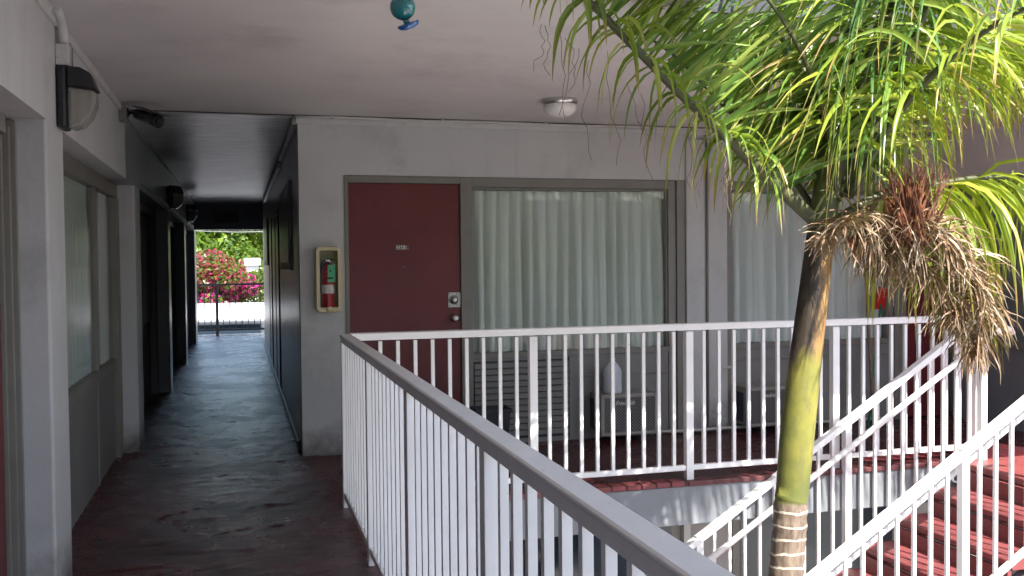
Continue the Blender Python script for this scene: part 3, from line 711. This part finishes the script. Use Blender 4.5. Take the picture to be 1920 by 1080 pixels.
# pipe in front of the pillar and spigot, floor pipe
pp = empty('wall_pipe', (3.84, FY - .05, 0), 'grey vertical pipe on the pillar between the two facade windows', 'pipe')
part(MB().tube([(3.84, FY - .043, .02), (3.842, FY - .043, 1.3), (3.84, FY - .043, 2.53)], .012, 10), 'pipe', 'frame', pp)
part(MB().box(3.93, 4.07, FY - .075, FY - .031, .545, .562).box(3.95, 3.97, FY - .06, FY - .031, .52, .58), 'shelf_bracket', 'trim', pp, .003)
tag(MB().tube([(3.30, FY - .05, .035), (3.6, FY - .06, .03), (4.6, FY - .06, .032), (5.6, FY - .05, .03)], .013, 8).build('drain_line', 'trim'), 'white drain pipe along the foot of the facade between the air conditioners', 'pipe')

# ------------------------------------------------------------------ railings
def hand_poly(w, h):   # profile across: (side, up) with a lip
    return [(-w/2 + .006, -h), (w/2 - .006, -h), (w/2 - .004, -.014), (w/2, -.011), (w/2, -.004), (w/2 - .006, 0), (-w/2 + .006, 0), (-w/2, -.004), (-w/2, -.011), (-w/2 + .004, -.014)]
RT = 1.052
# side railing along the walkway (runs along Y at X=.64)
sr = empty('side_railing', (.64, 2.5, 0), 'near railing running away from the camera along the walkway edge', 'railing', 'railings around the stairwell')
poly = [(.612 + a, RT + b_) for a, b_ in hand_poly(.068, .048)]
part(MB().prism(poly, -1.5, 5.82, 'y'), 'top_rail', 'white', sr, .002)
part(MB().box(.594, .630, -1.5, 5.84, .055, .09), 'bottom_rail', 'white', sr, .002)
posts = [5.84 - 1.16 * i for i in range(7)]
for i, y in enumerate(posts):
    part(MB().box(.587, .637, y - .025, y + .025, 0, RT - .0485), 'post', 'white', sr, .002)
    for k in range(1, 10):
        yy = y - 1.16 * k / 10
        if yy > -1.4: part(MB().box(.601, .623, yy - .011, yy + .011, .0905, RT - .0485), 'baluster', 'white', sr)
fr_ = empty('front_railing', (3, 5.87, 0), 'white railing along the front walkway facing the camera', 'railing', 'railings around the stairwell')
poly = [(5.87 + a, RT + b_) for a, b_ in hand_poly(.06, .046)]
part(MB().prism(poly, .647, 5.26, 'x'), 'top_rail', 'white', fr_, .002)
part(MB().box(.70, 5.2, 5.854, 5.886, .062, .096), 'bottom_rail', 'white', fr_, .002)
xs = [.72, 1.805, 2.90, 4.03, 5.20]
for i, x in enumerate(xs):
    if i: part(MB().box(x - .026, x + .026, 5.845, 5.895, -.02, RT - .0545), 'post', 'white', fr_, .002)
    if i < 4:
        for k in range(1, 10):
            xx = x + (xs[i+1] - x) * k / 10
            part(MB().box(xx - .011, xx + .011, 5.859, 5.881, .0965, RT - .0545), 'baluster', 'white', fr_)
# the slab edge is level here, posts reach over the brick edging
SL = .63
def stair_rail(y, side, label, x_lo=1.6, x_hi=5.2):
    s_ = empty('stair_railing', (x_hi, y, 0), label, 'railing', 'railings around the stairwell')
    top = lambda x: 1.085 + (x - 5.2) * SL
    hgt = .93
    dn = Vector((1, 0, SL)).normalized(); nrm = Vector((-SL, 0, 1)).normalized()
    def run(name, z_off, w_, h_, y_):
        a = Vector((x_lo, y_, top(x_lo) + z_off)); b2 = Vector((x_hi, y_, top(x_hi) + z_off))
        return part(MB().bar(a, b2, w_, h_), name, 'white', s_, .006)
    run('top_rail', -.03, .062, .045, y)
    run('bottom_rail', -hgt, .034, .034, y)
    yh = y + side * .085
    hp = [(x_lo, yh, top(x_lo) - .17), (x_hi + .0, yh, top(x_hi) - .17), (x_hi + .10, yh, top(x_hi) - .125), (x_hi + .17, yh, top(x_hi) - .13), (x_hi + .19, yh, top(x_hi) - .165)]
    part(MB().tube(hp, .021, 14), 'handrail', 'white', s_)
    ps = [x_hi, x_hi - 1.14, x_hi - 2.28, x_hi - 3.42]
    for i, x in enumerate(ps):
        if x < x_lo: continue
        zt = top(x) - .03
        part(MB().box(x - .025, x + .025, y - .025, y + .025, (0 if i == 0 else top(x) - hgt - .12), zt + .02 if i else zt + .03), 'post', 'white', s_, .003)
        bz = top(x) - .17 - .02
        part(MB().tube([(x, y + side * .02, bz - .03), (x, yh, bz - .025), (x, yh, bz + .005)], .006, 8), 'bracket', 'white', s_)
        for k in range(1, 10):
            xx = x - 1.14 * k / 10
            if xx > x_lo + .02:
                part(MB().box(xx - .010, xx + .010, y - .010, y + .010, top(xx) - hgt - .002, top(xx) - .05), 'baluster', 'white', s_)
    return s_
stair_rail(5.77, -1, 'sloping white stair railing on the far side of the stairs')
stair_rail(4.65, 1, 'sloping white stair railing on the near side of the stairs, closest to the camera')
# staircase
st = empty('staircase', (4.2, 5.2, -2.75), 'red painted concrete stairs descending to the left beyond the palm', 'staircase')
rise, run_ = .1715, .272
for k in range(1, 16):
    x1 = 5.0 - (k - 1) * run_ ; x0 = x1 - run_; z = -rise * k
    mb = MB(); nos = x0 - .03
    prof = [(x1 - .002, z - .07), (x0, z - .07), (x0 - .008, z - .055), (nos, z - .045), (nos - .004, z - .01), (nos + .008, z)]
    for gi in range(3):
        gx = nos + .03 + gi * .028; prof += [(gx, z), (gx + .002, z - .006), (gx + .008, z - .006), (gx + .010, z)]
    prof += [(x1 - .002, z)]
    mb.prism([(a, b_) for a, b_ in prof][::-1], 4.69, 5.735, 'y')
    part(mb, 'tread', 'red', st, .003)
    part(MB().box(x1 - .03, x1 - .003, 4.70, 5.725, z + .001 - 0, z + rise - .071 if k > 1 else z + rise - .055), 'riser', 'red', st)
# support beams under the treads
st_b = MB()
for yy in (4.72, 5.62): st_b.bar((5.0, yy + .04, -.30), (5.0 - 15 * run_, yy + .04, -.30 - 15 * rise), .08, .16)
part(st_b, 'stringer', 'fascia', st)
# far end railing
er = empty('end_railing', (0, 21, 0), 'dark railing at the bright far end of the corridor', 'railing')
part(MB().box(-3.5, 3.5, 20.98, 21.02, 1.03, 1.07), 'top_rail', 'grey_rail', er)
part(MB().box(-3.5, 3.5, 20.985, 21.015, .08, .12), 'bottom_rail', 'grey_rail', er)
for i in range(8):
    x = -3.44 + i; part(MB().box(x - .03, x + .03, 20.97, 21.03, 0, 1.029), 'post', 'grey_rail', er)
for i in range(-14, 16):
    x = i * .125 + .06
    if abs((x + 3.44) % 1.0) > .06 and abs((x + 3.44) % 1.0) < .94: part(MB().box(x - .008, x + .008, 20.992, 21.008, .12, 1.03), 'baluster', 'grey_rail', er)

# ------------------------------------------------------------------ palm
pt = empty('palm_tree', (2.1, 3.6, -2.75), 'leaning palm with ringed base, yellow green trunk and drooping fronds', 'palm')
tp = [(2.05, 3.6, -2.75), (2.10, 3.6, -1.6), (2.17, 3.6, -.5), (2.212, 3.6, 0), (2.235, 3.6, .15), (2.25, 3.6, .32), (2.256, 3.6, .44), (2.262, 3.6, .47), (2.285, 3.6, .7), (2.32, 3.6, .98), (2.345, 3.6, 1.16), (2.37, 3.6, 1.34), (2.395, 3.6, 1.52), (2.42, 3.6, 1.68), (2.45, 3.6, 1.86), (2.50, 3.6, 2.1), (2.56, 3.6, 2.4), (2.61, 3.58, 2.66)]
tr_ = [.12, .09, .078, .0725, .0715, .071, .0705, .0685, .072, .069, .066, .062, .059, .058, .058, .055, .05, .04]
P2 = []; Q2 = []
for i in range(len(tp) - 1):
    for k in range(6):
        s = k / 6; P2.append(tuple(tp[i][j] * (1 - s) + tp[i+1][j] * s for j in range(3))); Q2.append(tr_[i] * (1 - s) + tr_[i+1] * s)
P2.append(tp[-1]); Q2.append(tr_[-1])
# ringed relief
for i, p in enumerate(P2):
    if p[2] < .45: Q2[i] += .003 * math.sin(p[2] * 96)
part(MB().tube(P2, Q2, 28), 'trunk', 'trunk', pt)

def bez(pts, n):
    # catmull-rom through points
    P = [Vector(p) for p in pts]; P = [P[0] * 2 - P[1]] + P + [P[-1] * 2 - P[-2]]
    out = []
    segs = len(P) - 3
    for i in range(n + 1):
        g_ = i / n * segs; k = min(int(g_), segs - 1); t = g_ - k
        a, b_, c, d_ = P[k:k+4]
        out.append(.5 * ((2*b_) + (c-a)*t + (2*a-5*b_+4*c-d_)*t*t + (-a+3*b_-3*c+d_)*t*t*t))
    return out
def frond(pts, label=None, n=70, L=.6, wid=.020, droop=.9, mat='frond', rmat='rachis', r0=.02, start=.12, spread=1.0, sweep=None, cb=0.0, curl=0, up=.25, tipc=.5, name='frond', fwd=.55, seg=6, chaos=0):
    rng = random.Random(len(bpy.data.objects) * 13 + 5)
    line = bez(pts, 40)
    rb = MB().tube([p for p in line], [r0 * (1 - .85 * i / 40) + .002 for i in range(41)], 8)
    rc = part(rb, name, rmat, pt, label=label)
    mb = MB(); attr = []
    Z = Vector((0, 0, 1))
    for i in range(n):
        for sd in (-1, 1):
            t = start + (1 - start) * (i + rng.random() * .9) / n
            g_ = t * 40; k = min(int(g_), 39); p = line[k].lerp(line[k+1], g_ - k)
            T = (line[k+1] - line[k]).normalized()
            Bn = T.cross(Z); Bn = Bn.normalized() if Bn.length > .05 else Vector((1, 0, 0)); N = Bn.cross(T).normalized()
            phi = up + rng.gauss(0, .38)
            d = (T * (fwd + .3 * t) + (Bn * sd * math.cos(phi) + N * math.sin(phi)) * spread).normalized()
            if sweep: d = (Vector(sweep) + Vector((rng.gauss(0, .16), rng.gauss(0, .22), rng.gauss(0, .14))) + T * fwd * .3).normalized()
            ll = L * (.55 + .45 * math.sin(math.pi * min(1, .12 + t * .8))) * rng.uniform(.7, 1.1) * (1 if t < .85 else .75)
            if chaos: d = (d + Vector((rng.gauss(0, chaos), rng.gauss(0, chaos), rng.gauss(0, chaos)))).normalized()
            w0 = wid * (1.0 if mat == 'dead' else 1.3) * rng.uniform(.6, 1.15); dr = droop * rng.uniform(.6, 1.35)
            q = p.copy(); hue = min(1, max(0, rng.gauss(.38 + cb, .30))); tl = tipc * rng.uniform(.5, 1.4)
            rv = Vector((rng.gauss(0, 1), rng.gauss(0, 1), rng.gauss(0, .4))).normalized()
            side = d.cross(rv).normalized(); base_i = len(mb.v); cv = Vector((rng.gauss(0, 1), rng.gauss(0, 1), rng.gauss(0, .5))) * curl
            tw = rng.gauss(0, .13)
            for s_i in range(seg + 1):
                s = s_i / seg
                ww = w0 * (min(1, .35 + s * 4) if s < .2 else (1 - ((s - .2) / .8) ** 1.8)) + .0006
                side = (side - d * side.dot(d)).normalized(); side = (side + d.cross(side) * tw).normalized()
                fold = d.cross(side) * ww * .25
                mb.v += [tuple(q - side * ww / 2 + fold), tuple(q), tuple(q + side * ww / 2 + fold)]
                attr += [(hue, min(1, s * (.6 + tl)))] * 3
                d = (d + Vector((0, 0, -1)) * dr * (1.0 / seg) * (1 + s) + cv * (rng.random() - .3) / seg).normalized()
                q = q + d * (ll / seg)
            for s_i in range(seg):
                a = base_i + s_i * 3
                mb.f += [(a, a+1, a+4, a+3), (a+1, a+2, a+5, a+4)]; mb.sm += [True, True]
    part(mb, 'leaflets', mat, rc, attr=attr)
    return rc
C0 = (2.44, 3.58, 1.66)
# long lower frond arching up and left over the walkway: ragged hanging side and long upswept side
F1 = [(2.40, 3.60, 1.62), (2.14, 3.60, 1.83), (1.93, 3.58, 2.00), (1.72, 3.56, 2.16), (1.49, 3.52, 2.34), (1.27, 3.46, 2.49), (1.05, 3.4, 2.56)]
frond(F1, 'frond arching out to the left with ragged hanging leaflets', n=46, L=.40, droop=2.8, cb=.05, r0=.030, start=.14, wid=.017, up=.35, tipc=.7, fwd=.25)
frond([(a, b2 + .02, c - .005) for a, b2, c in F1], n=68, L=.62, droop=.3, cb=.05, r0=.012, start=.10, wid=.017, chaos=.12, sweep=(.62, -.05, .66), tipc=.35, fwd=.1)
frond([(2.44, 3.66, 1.66), (2.28, 3.74, 1.92), (2.08, 3.82, 2.14), (1.86, 3.86, 2.36), (1.62, 3.86, 2.5)], n=44, L=.60, droop=.5, cb=-.15, r0=.014, start=.08, wid=.018, sweep=(.55, 0, .75), tipc=.35, fwd=.1)
frond([(2.46, 3.56, 1.72), (2.36, 3.48, 2.02), (2.20, 3.42, 2.30), (1.98, 3.36, 2.52), (1.7, 3.3, 2.66)], n=44, L=.50, droop=.6, cb=.1, r0=.014, start=.15, wid=.018, sweep=(.5, -.1, .6), tipc=.35, fwd=.1)
# fronds rising out of the frame, leaflets spreading from the stem
frond([(2.46, 3.60, 1.8), (2.52, 3.58, 2.3), (2.42, 3.50, 2.70), (2.12, 3.4, 2.95), (1.75, 3.3, 3.0), (1.35, 3.2, 2.9)], n=46, L=.70, droop=.9, r0=.026, start=.12, wid=.02, cb=.05, fwd=-.1)
frond([(2.47, 3.58, 1.8), (2.53, 3.53, 2.15), (2.58, 3.42, 2.5), (2.60, 3.25, 2.8), (2.60, 3.0, 3.0)], n=46, L=.78, droop=.9, r0=.026, start=.12, mat='frond_y', cb=-.25, wid=.019, fwd=.05)
frond([(2.47, 3.64, 1.8), (2.50, 3.70, 2.05), (2.48, 3.78, 2.25), (2.42, 3.86, 2.42), (2.32, 3.9, 2.56)], n=44, L=.70, droop=1.0, r0=.026, start=.12, cb=-.15, wid=.018, fwd=-.05)
frond([(2.47, 3.62, 1.8), (2.58, 3.54, 2.2), (2.64, 3.46, 2.5), (2.66, 3.3, 2.72), (2.66, 3.1, 2.85)], n=44, L=.80, droop=2.2, r0=.034, start=.2, cb=-.25, wid=.016, fwd=0)
frond([(2.48, 3.60, 1.75), (2.62, 3.48, 2.1), (2.72, 3.40, 2.4), (2.78, 3.3, 2.66), (2.8, 3.2, 2.8)], n=46, L=.74, droop=2.4, r0=.026, start=.2, cb=-.1, wid=.016, fwd=.1)
# right side, yellower
frond([(2.50, 3.60, 1.80), (2.62, 3.60, 2.02), (2.78, 3.60, 2.2), (2.98, 3.58, 2.36), (3.25, 3.55, 2.5)], n=56, L=.58, droop=.5, r0=.02, start=.1, mat='frond_y', cb=-.1, wid=.021, sweep=(.8, 0, .55), fwd=.1)
frond([(2.48, 3.62, 1.75), (2.66, 3.62, 2.2), (2.92, 3.60, 2.58), (3.25, 3.55, 2.80), (3.7, 3.5, 2.8)], n=42, L=.75, droop=1.4, r0=.024, start=.15, mat='frond_y', cb=-.05, wid=.018)
frond([(2.48, 3.58, 1.75), (2.68, 3.46, 2.12), (2.95, 3.35, 2.34), (3.25, 3.25, 2.38), (3.55, 3.15, 2.25)], n=30, L=.66, droop=2.0, r0=.02, start=.2, mat='frond_y', cb=-.2, wid=.018)
frond([(2.48, 3.66, 1.75), (2.50, 3.80, 2.10), (2.44, 3.95, 2.38), (2.30, 4.1, 2.5), (2.10, 4.3, 2.45)], n=56, L=.60, droop=1.5, r0=.02, start=.14, cb=-.25, fwd=.2, wid=.016)
frond([(2.48, 3.66, 1.72), (2.62, 3.84, 2.02), (2.82, 4.05, 2.2), (3.05, 4.3, 2.2), (3.2, 4.5, 2.0)], n=50, L=.55, droop=1.8, r0=.02, start=.14, cb=-.1, fwd=.3, wid=.016)
frond([(2.48, 3.64, 1.74), (2.9, 3.72, 2.2), (3.5, 3.78, 2.45), (4.3, 3.8, 2.45), (5.2, 3.8, 2.2)], n=70, L=.55, droop=1.1, r0=.02, start=.45, mat='frond_y', cb=-.1, wid=.028, fwd=.3)  # added, mostly out of frame, to cast shade on the slab edge
frond([(2.50, 3.54, 1.74), (2.58, 3.30, 2.08), (2.68, 3.02, 2.30), (2.74, 2.72, 2.38), (2.78, 2.42, 2.34)], n=36, L=.55, droop=1.6, r0=.018, start=.2, mat='frond_y', cb=-.2, wid=.017, fwd=.3)
frond([(2.48, 3.66, 1.74), (2.85, 3.80, 2.15), (3.3, 3.88, 2.38), (3.9, 3.9, 2.40), (4.5, 3.9, 2.2)], n=85, L=.5, droop=1.0, r0=.02, start=.38, mat='frond_y', cb=-.1, wid=.028, fwd=.3)  # extra dense frond added so its shadow falls on the slab edge
# right hand frond, horizontal, curtain of hanging yellow green leaflets
frond([(2.46, 3.62, 1.62), (2.72, 3.64, 1.75), (3.0, 3.64, 1.80), (3.3, 3.62, 1.84), (3.6, 3.6, 1.80), (3.95, 3.55, 1.62)], 'thick green frond reaching out to the right with yellowing leaflets', n=80, L=.70, droop=3.0, r0=.024, start=.22, mat='frond_y', wid=.018, up=-.1, fwd=.2)
frond([(2.48, 3.66, 1.60), (2.75, 3.78, 1.72), (3.05, 3.9, 1.68), (3.35, 4.0, 1.5), (3.6, 4.05, 1.2)], n=70, L=.52, droop=1.8, r0=.018, start=.3, mat='frond_y', cb=.15, wid=.013)
# dead frond: rusty upright stubs and a shaggy drooping mass
frond([(2.50, 3.54, 1.54), (2.62, 3.50, 1.62), (2.80, 3.48, 1.62), (2.98, 3.46, 1.50), (3.08, 3.45, 1.32), (3.10, 3.45, 1.16), (3.05, 3.45, 1.05)], 'dead brown shaggy frond drooping beside the trunk', n=170, L=.30, droop=1.9, r0=.02, start=.02, mat='dead', rmat='rachis_dead', wid=.011, curl=3.5, up=.0, fwd=.1, name='dead_frond', chaos=.55)
frond([(2.52, 3.50, 1.55), (2.66, 3.44, 1.62), (2.82, 3.40, 1.58), (2.96, 3.38, 1.44), (3.03, 3.38, 1.26)], None, n=150, L=.25, droop=1.3, r0=.014, start=.02, mat='dead', rmat='rachis_dead', wid=.010, curl=4.0, up=.3, fwd=.1, cb=.2, name='dead_frond', chaos=.8)
frond([(2.56, 3.52, 1.50), (2.70, 3.48, 1.50), (2.84, 3.46, 1.42), (2.96, 3.45, 1.28), (2.98, 3.45, 1.18)], None, n=120, L=.24, droop=1.5, r0=.012, start=.02, mat='dead', rmat='rachis_dead', wid=.009, curl=4.0, up=.0, fwd=.1, cb=-.25, name='dead_frond', chaos=.8)
frond([(2.66, 3.50, 1.62), (2.52, 3.46, 1.66), (2.40, 3.44, 1.62), (2.31, 3.44, 1.55)], None, n=90, L=.22, droop=1.0, r0=.010, start=.02, mat='dead', rmat='rachis_dead', wid=.008, curl=3.5, up=.2, fwd=.3, cb=.1, name='dead_frond', chaos=.5)
mb = MB(); rg = random.Random(3)
for i in range(230):
    a = Vector((2.70 + rg.gauss(0, .03), 3.42 + rg.gauss(0, .02), 1.56 + rg.gauss(0, .02)))
    d = Vector((rg.gauss(.05, .33), rg.gauss(-.1, .15), 1)).normalized(); l = rg.uniform(.14, .36)
    mb.tube([a, a + d * l * .5 + Vector((rg.gauss(0, .01), 0, 0)), a + d * l], [.0055, .0045, .0008], 4, False)
part(mb, 'rusty_stubs', 'rachis_dead', pt)
# curly dry threads hanging from the left frond
mb = MB()
for i in range(15):
    t = rg.uniform(.25, 1.0); x0 = 2.2 - 1.15 * t; z0 = 1.80 + .78 * t - .04
    p = Vector((x0 + rg.gauss(0, .03), 3.5 + rg.gauss(0, .08), z0 - rg.uniform(0, .1))); pts = [p.copy()]; ln = rg.uniform(.15, .45)
    for k in range(9):
        p = p + Vector((rg.gauss(0, .012), rg.gauss(0, .012), -ln / 9)); pts.append(p.copy())
    mb.tube(pts, .0013, 4, False)
part(mb, 'dry_threads', 'wood', pt)

# ------------------------------------------------------------------ beyond the far end
def leaf_cloud(centers, n, size, rng, squash=.8):
    mb = MB(); attr = []
    for _ in range(n):
        c, rad = centers[rng.randrange(len(centers))]
        d = Vector((rng.gauss(0, 1), rng.gauss(0, 1), rng.gauss(0, 1))).normalized()
        p = Vector(c) + Vector((d.x, d.y, d.z * squash)) * rad * (rng.random() ** .35)
        a = Vector((rng.gauss(0, 1), rng.gauss(0, 1), rng.gauss(0, .6))).normalized(); b_ = a.cross(Vector((rng.gauss(0, 1), rng.gauss(0, 1), rng.gauss(0, 1)))).normalized()
        s = size * rng.uniform(.6, 1.4); hue = rng.random()
        mb.v += [tuple(p - a * s), tuple(p + b_ * s * .45 - a * .1 * s), tuple(p + a * s - Vector((0, 0, s * .3))), tuple(p - b_ * s * .45 - a * .1 * s)]
        o = len(mb.v) - 4; mb.f.append((o, o+1, o+2, o+3)); mb.sm.append(False); attr += [(hue, .3)] * 4
    return mb, attr
def tree(x, y, h, rad, label, seed, mat='leaf_tree', n=22000, size=.16, zc=None, group=None):
    rng = random.Random(seed); t_ = empty('broadleaf_tree', (x, y, -2.75), label, 'tree', group)
    zt = -2.75 + h; zc = zt - rad * .8
    cs = []
    for _ in range(26):
        d = Vector((rng.gauss(0, 1), rng.gauss(0, 1), rng.gauss(0, .8))).normalized() * rng.uniform(.35, .85)
        cs.append(((x + d.x * rad, y + d.y * rad, zc + d.z * rad * .8), rad * rng.uniform(.22, .38)))
    tk = MB().tube([(x, y, -2.75), (x + .1, y, -2.75 + h * .3), (x - .05, y, -2.75 + h * .55), (x, y, zc + rad * .2)], [.28, .22, .16, .05], 10)
    for c, rr in cs[:8]: tk.tube([(x, y, zc - rad * .5), tuple((Vector((x, y, zc - rad * .3)) + Vector(c)) / 2), c], [.1, .06, .02], 6)
    part(tk, 'trunk', 'bark', t_)
    mb, at = leaf_cloud(cs, n, size, rng); part(mb, 'crown', mat, t_, attr=at)
    return t_
tree(-2.6, 47, 7.6, 4.0, 'bright green tree at the left behind the pink bush beyond the corridor', 11, group='trees beyond the corridor end')
tree(.6, 50, 8.0, 4.2, 'tall bright green tree in the middle beyond the corridor end', 12, group='trees beyond the corridor end')
tree(2.5, 44, 5.5, 2.5, 'lower leafy tree at the right beyond the corridor, above the white van', 13, 'leaf_dark', group='trees beyond the corridor end')
tree(-6.5, 52, 8.5, 4, 'tree farther left, mostly hidden by the corridor wall', 14, n=3000, group='trees beyond the corridor end')
tree(6.5, 52, 8.5, 4, 'tree farther right, mostly hidden by the corridor wall', 15, n=3000, group='trees beyond the corridor end')
rng = random.Random(21)
bg_ = empty('bougainvillea_bush', (-1.0, 38, -2.75), 'magenta and pink bougainvillea bush behind the white van', 'bush')
cs = []
for _ in range(34): cs.append(((-1.05 + rng.gauss(0, .75), 38 + rng.gauss(0, .6), rng.uniform(-2.4, 1.5)), rng.uniform(.45, .75)))
mb, at = leaf_cloud(cs, 9000, .11, rng); part(mb, 'leaves', 'leaf_dark', bg_, attr=at)
mb, at = leaf_cloud([(c, rr * 1.12) for c, rr in cs if c[2] < 1.0], 9000, .09, rng); part(mb, 'magenta_flowers', 'bract', bg_, attr=at)
mb, at = leaf_cloud([(c, rr * 1.12) for c, rr in cs if c[2] > .7], 6000, .085, rng); part(mb, 'faded_flowers', 'bract_dry', bg_, attr=at)
part(MB().tube([(-1, 38, -2.75), (-1.1, 38, -1), (-1.2, 38, .6)], [.12, .09, .03], 8), 'stem', 'bark', bg_)
gs = empty('green_hedge', (1.6, 40, -2.75), 'green leafy hedge right of the bougainvillea bush', 'hedge')
cs = [((.45 + i * .5 + rng.gauss(0, .12), 40 + rng.gauss(0, .4), -2.2 + _ * .6), rng.uniform(.5, .7)) for i in range(7) for _ in range(6)]
mb, at = leaf_cloud(cs, 14000, .10, rng); part(mb, 'leaves', 'leaf_dark', gs, attr=at)
hs = empty('far_house', (1.0, 60, -2.75), 'small white roofed house glimpsed between the trees', 'house')
part(MB().box(.3, .85, 42.5, 43, -2.75, 1.42), 'wall', 'roofm', hs); part(MB().prism([(42.3, 1.42), (43.2, 1.72), (44.1, 1.42)], .25, .92, 'x'), 'roof', 'roofm', hs)
wr = MB().tube([(-10, 36, 2.9), (0, 36, 2.62), (10, 36, 2.8)], .018, 6)
tag(wr.build('power_line', 'grey_rail'), 'thin wire crossing in front of the trees beyond the corridor', 'wire')
# white van
vx, vy = -.35, 24.6
vn = empty('parked_van', (vx, vy, -2.75), 'white van with dark windscreen parked outside below the end railing', 'van')
prof = [(vy, -2.1), (vy - .05, -1.2), (vy + .55, -1.0), (vy + .75, -.42), (vy + .78, -.05), (vy + .45, .03), (vy + .42, .14), (vy + .7, .26), (vy + 1.6, .35), (vy + 3, .38), (vy + 5.2, .32), (vy + 5.6, .2), (vy + 5.7, -2.1)]
part(MB().prism(prof, vx - 1.18, vx + 1.18, 'x'), 'body', 'van_white', vn, .12)
ws = MB(); ws.add([(vx - .93, vy + .50, -1.0), (vx + .93, vy + .50, -1.0), (vx + .86, vy + .742, -.06), (vx - .86, vy + .742, -.06)], [(0, 1, 2, 3)])
ws.v = [(a, b_ - .03, c) for a, b_, c in ws.v]
sol = part(ws, 'windscreen', 'van_glass', vn); md = sol.modifiers.new('thick', 'SOLIDIFY'); md.thickness = .02
part(MB().box(vx - .8, vx + .8, vy - .09, vy - .04, -2.05, -1.75), 'bumper', 'panel', vn, .02)
for sx_ in (-1, 1):
    part(MB().lathe([(0, 0), (.09, 0), (.11, .03), (0, .05)], (vx + sx_ * .85, vy - .03, -1.5), (0, -1, 0), 16), 'headlight', 'opal', vn)
    part(MB().box(vx + sx_ * 1.30 - .09, vx + sx_ * 1.30 + .09, vy + .42, vy + .5, -.62, -.30), 'wing_mirror', 'black', vn, .02)
    for wy in (.9, 4.6):
        part(MB().lathe([(0, -.12), (.36, -.12), (.38, 0), (.36, .12), (0, .12)], (vx + sx_ * 1.05, vy + wy, -2.37), (1, 0, 0), 20), 'wheel', 'tyre', vn)
part(MB().box(vx - 1.18, vx + 1.18, vy + .02, vy + 5.6, -2.35, -2.099), 'chassis', 'black', vn)

# ------------------------------------------------------------------ behind the camera: what the windows mirror
ow = empty('opposite_building', (5, -14, -2.75), 'two storey motel wing across the courtyard behind the camera', 'building')
part(MB().box(-12, 22, -16, -14, -2.75, 3.4), 'wall', 'wall', ow)
part(MB().box(-12, 22, -14.0, -12.4, -.2, .1).box(-12, 22, -14.0, -12.4, 2.7, 3.0), 'gallery', 'fascia', ow)
for i in range(9):
    part(MB().box(-10 + i * 3.5, -8.4 + i * 3.5, -13.998, -13.95, .9, 2.2), 'window', 'van_glass', ow)
    part(MB().box(-8 + i * 3.5, -7.1 + i * 3.5, -13.998, -13.95, .1, 2.2), 'door', 'door', ow)
tree(4.6, -7.5, 6.6, 2.3, 'leafy tree in the courtyard behind the camera', 31, 'leaf_tree', 5000, .2)
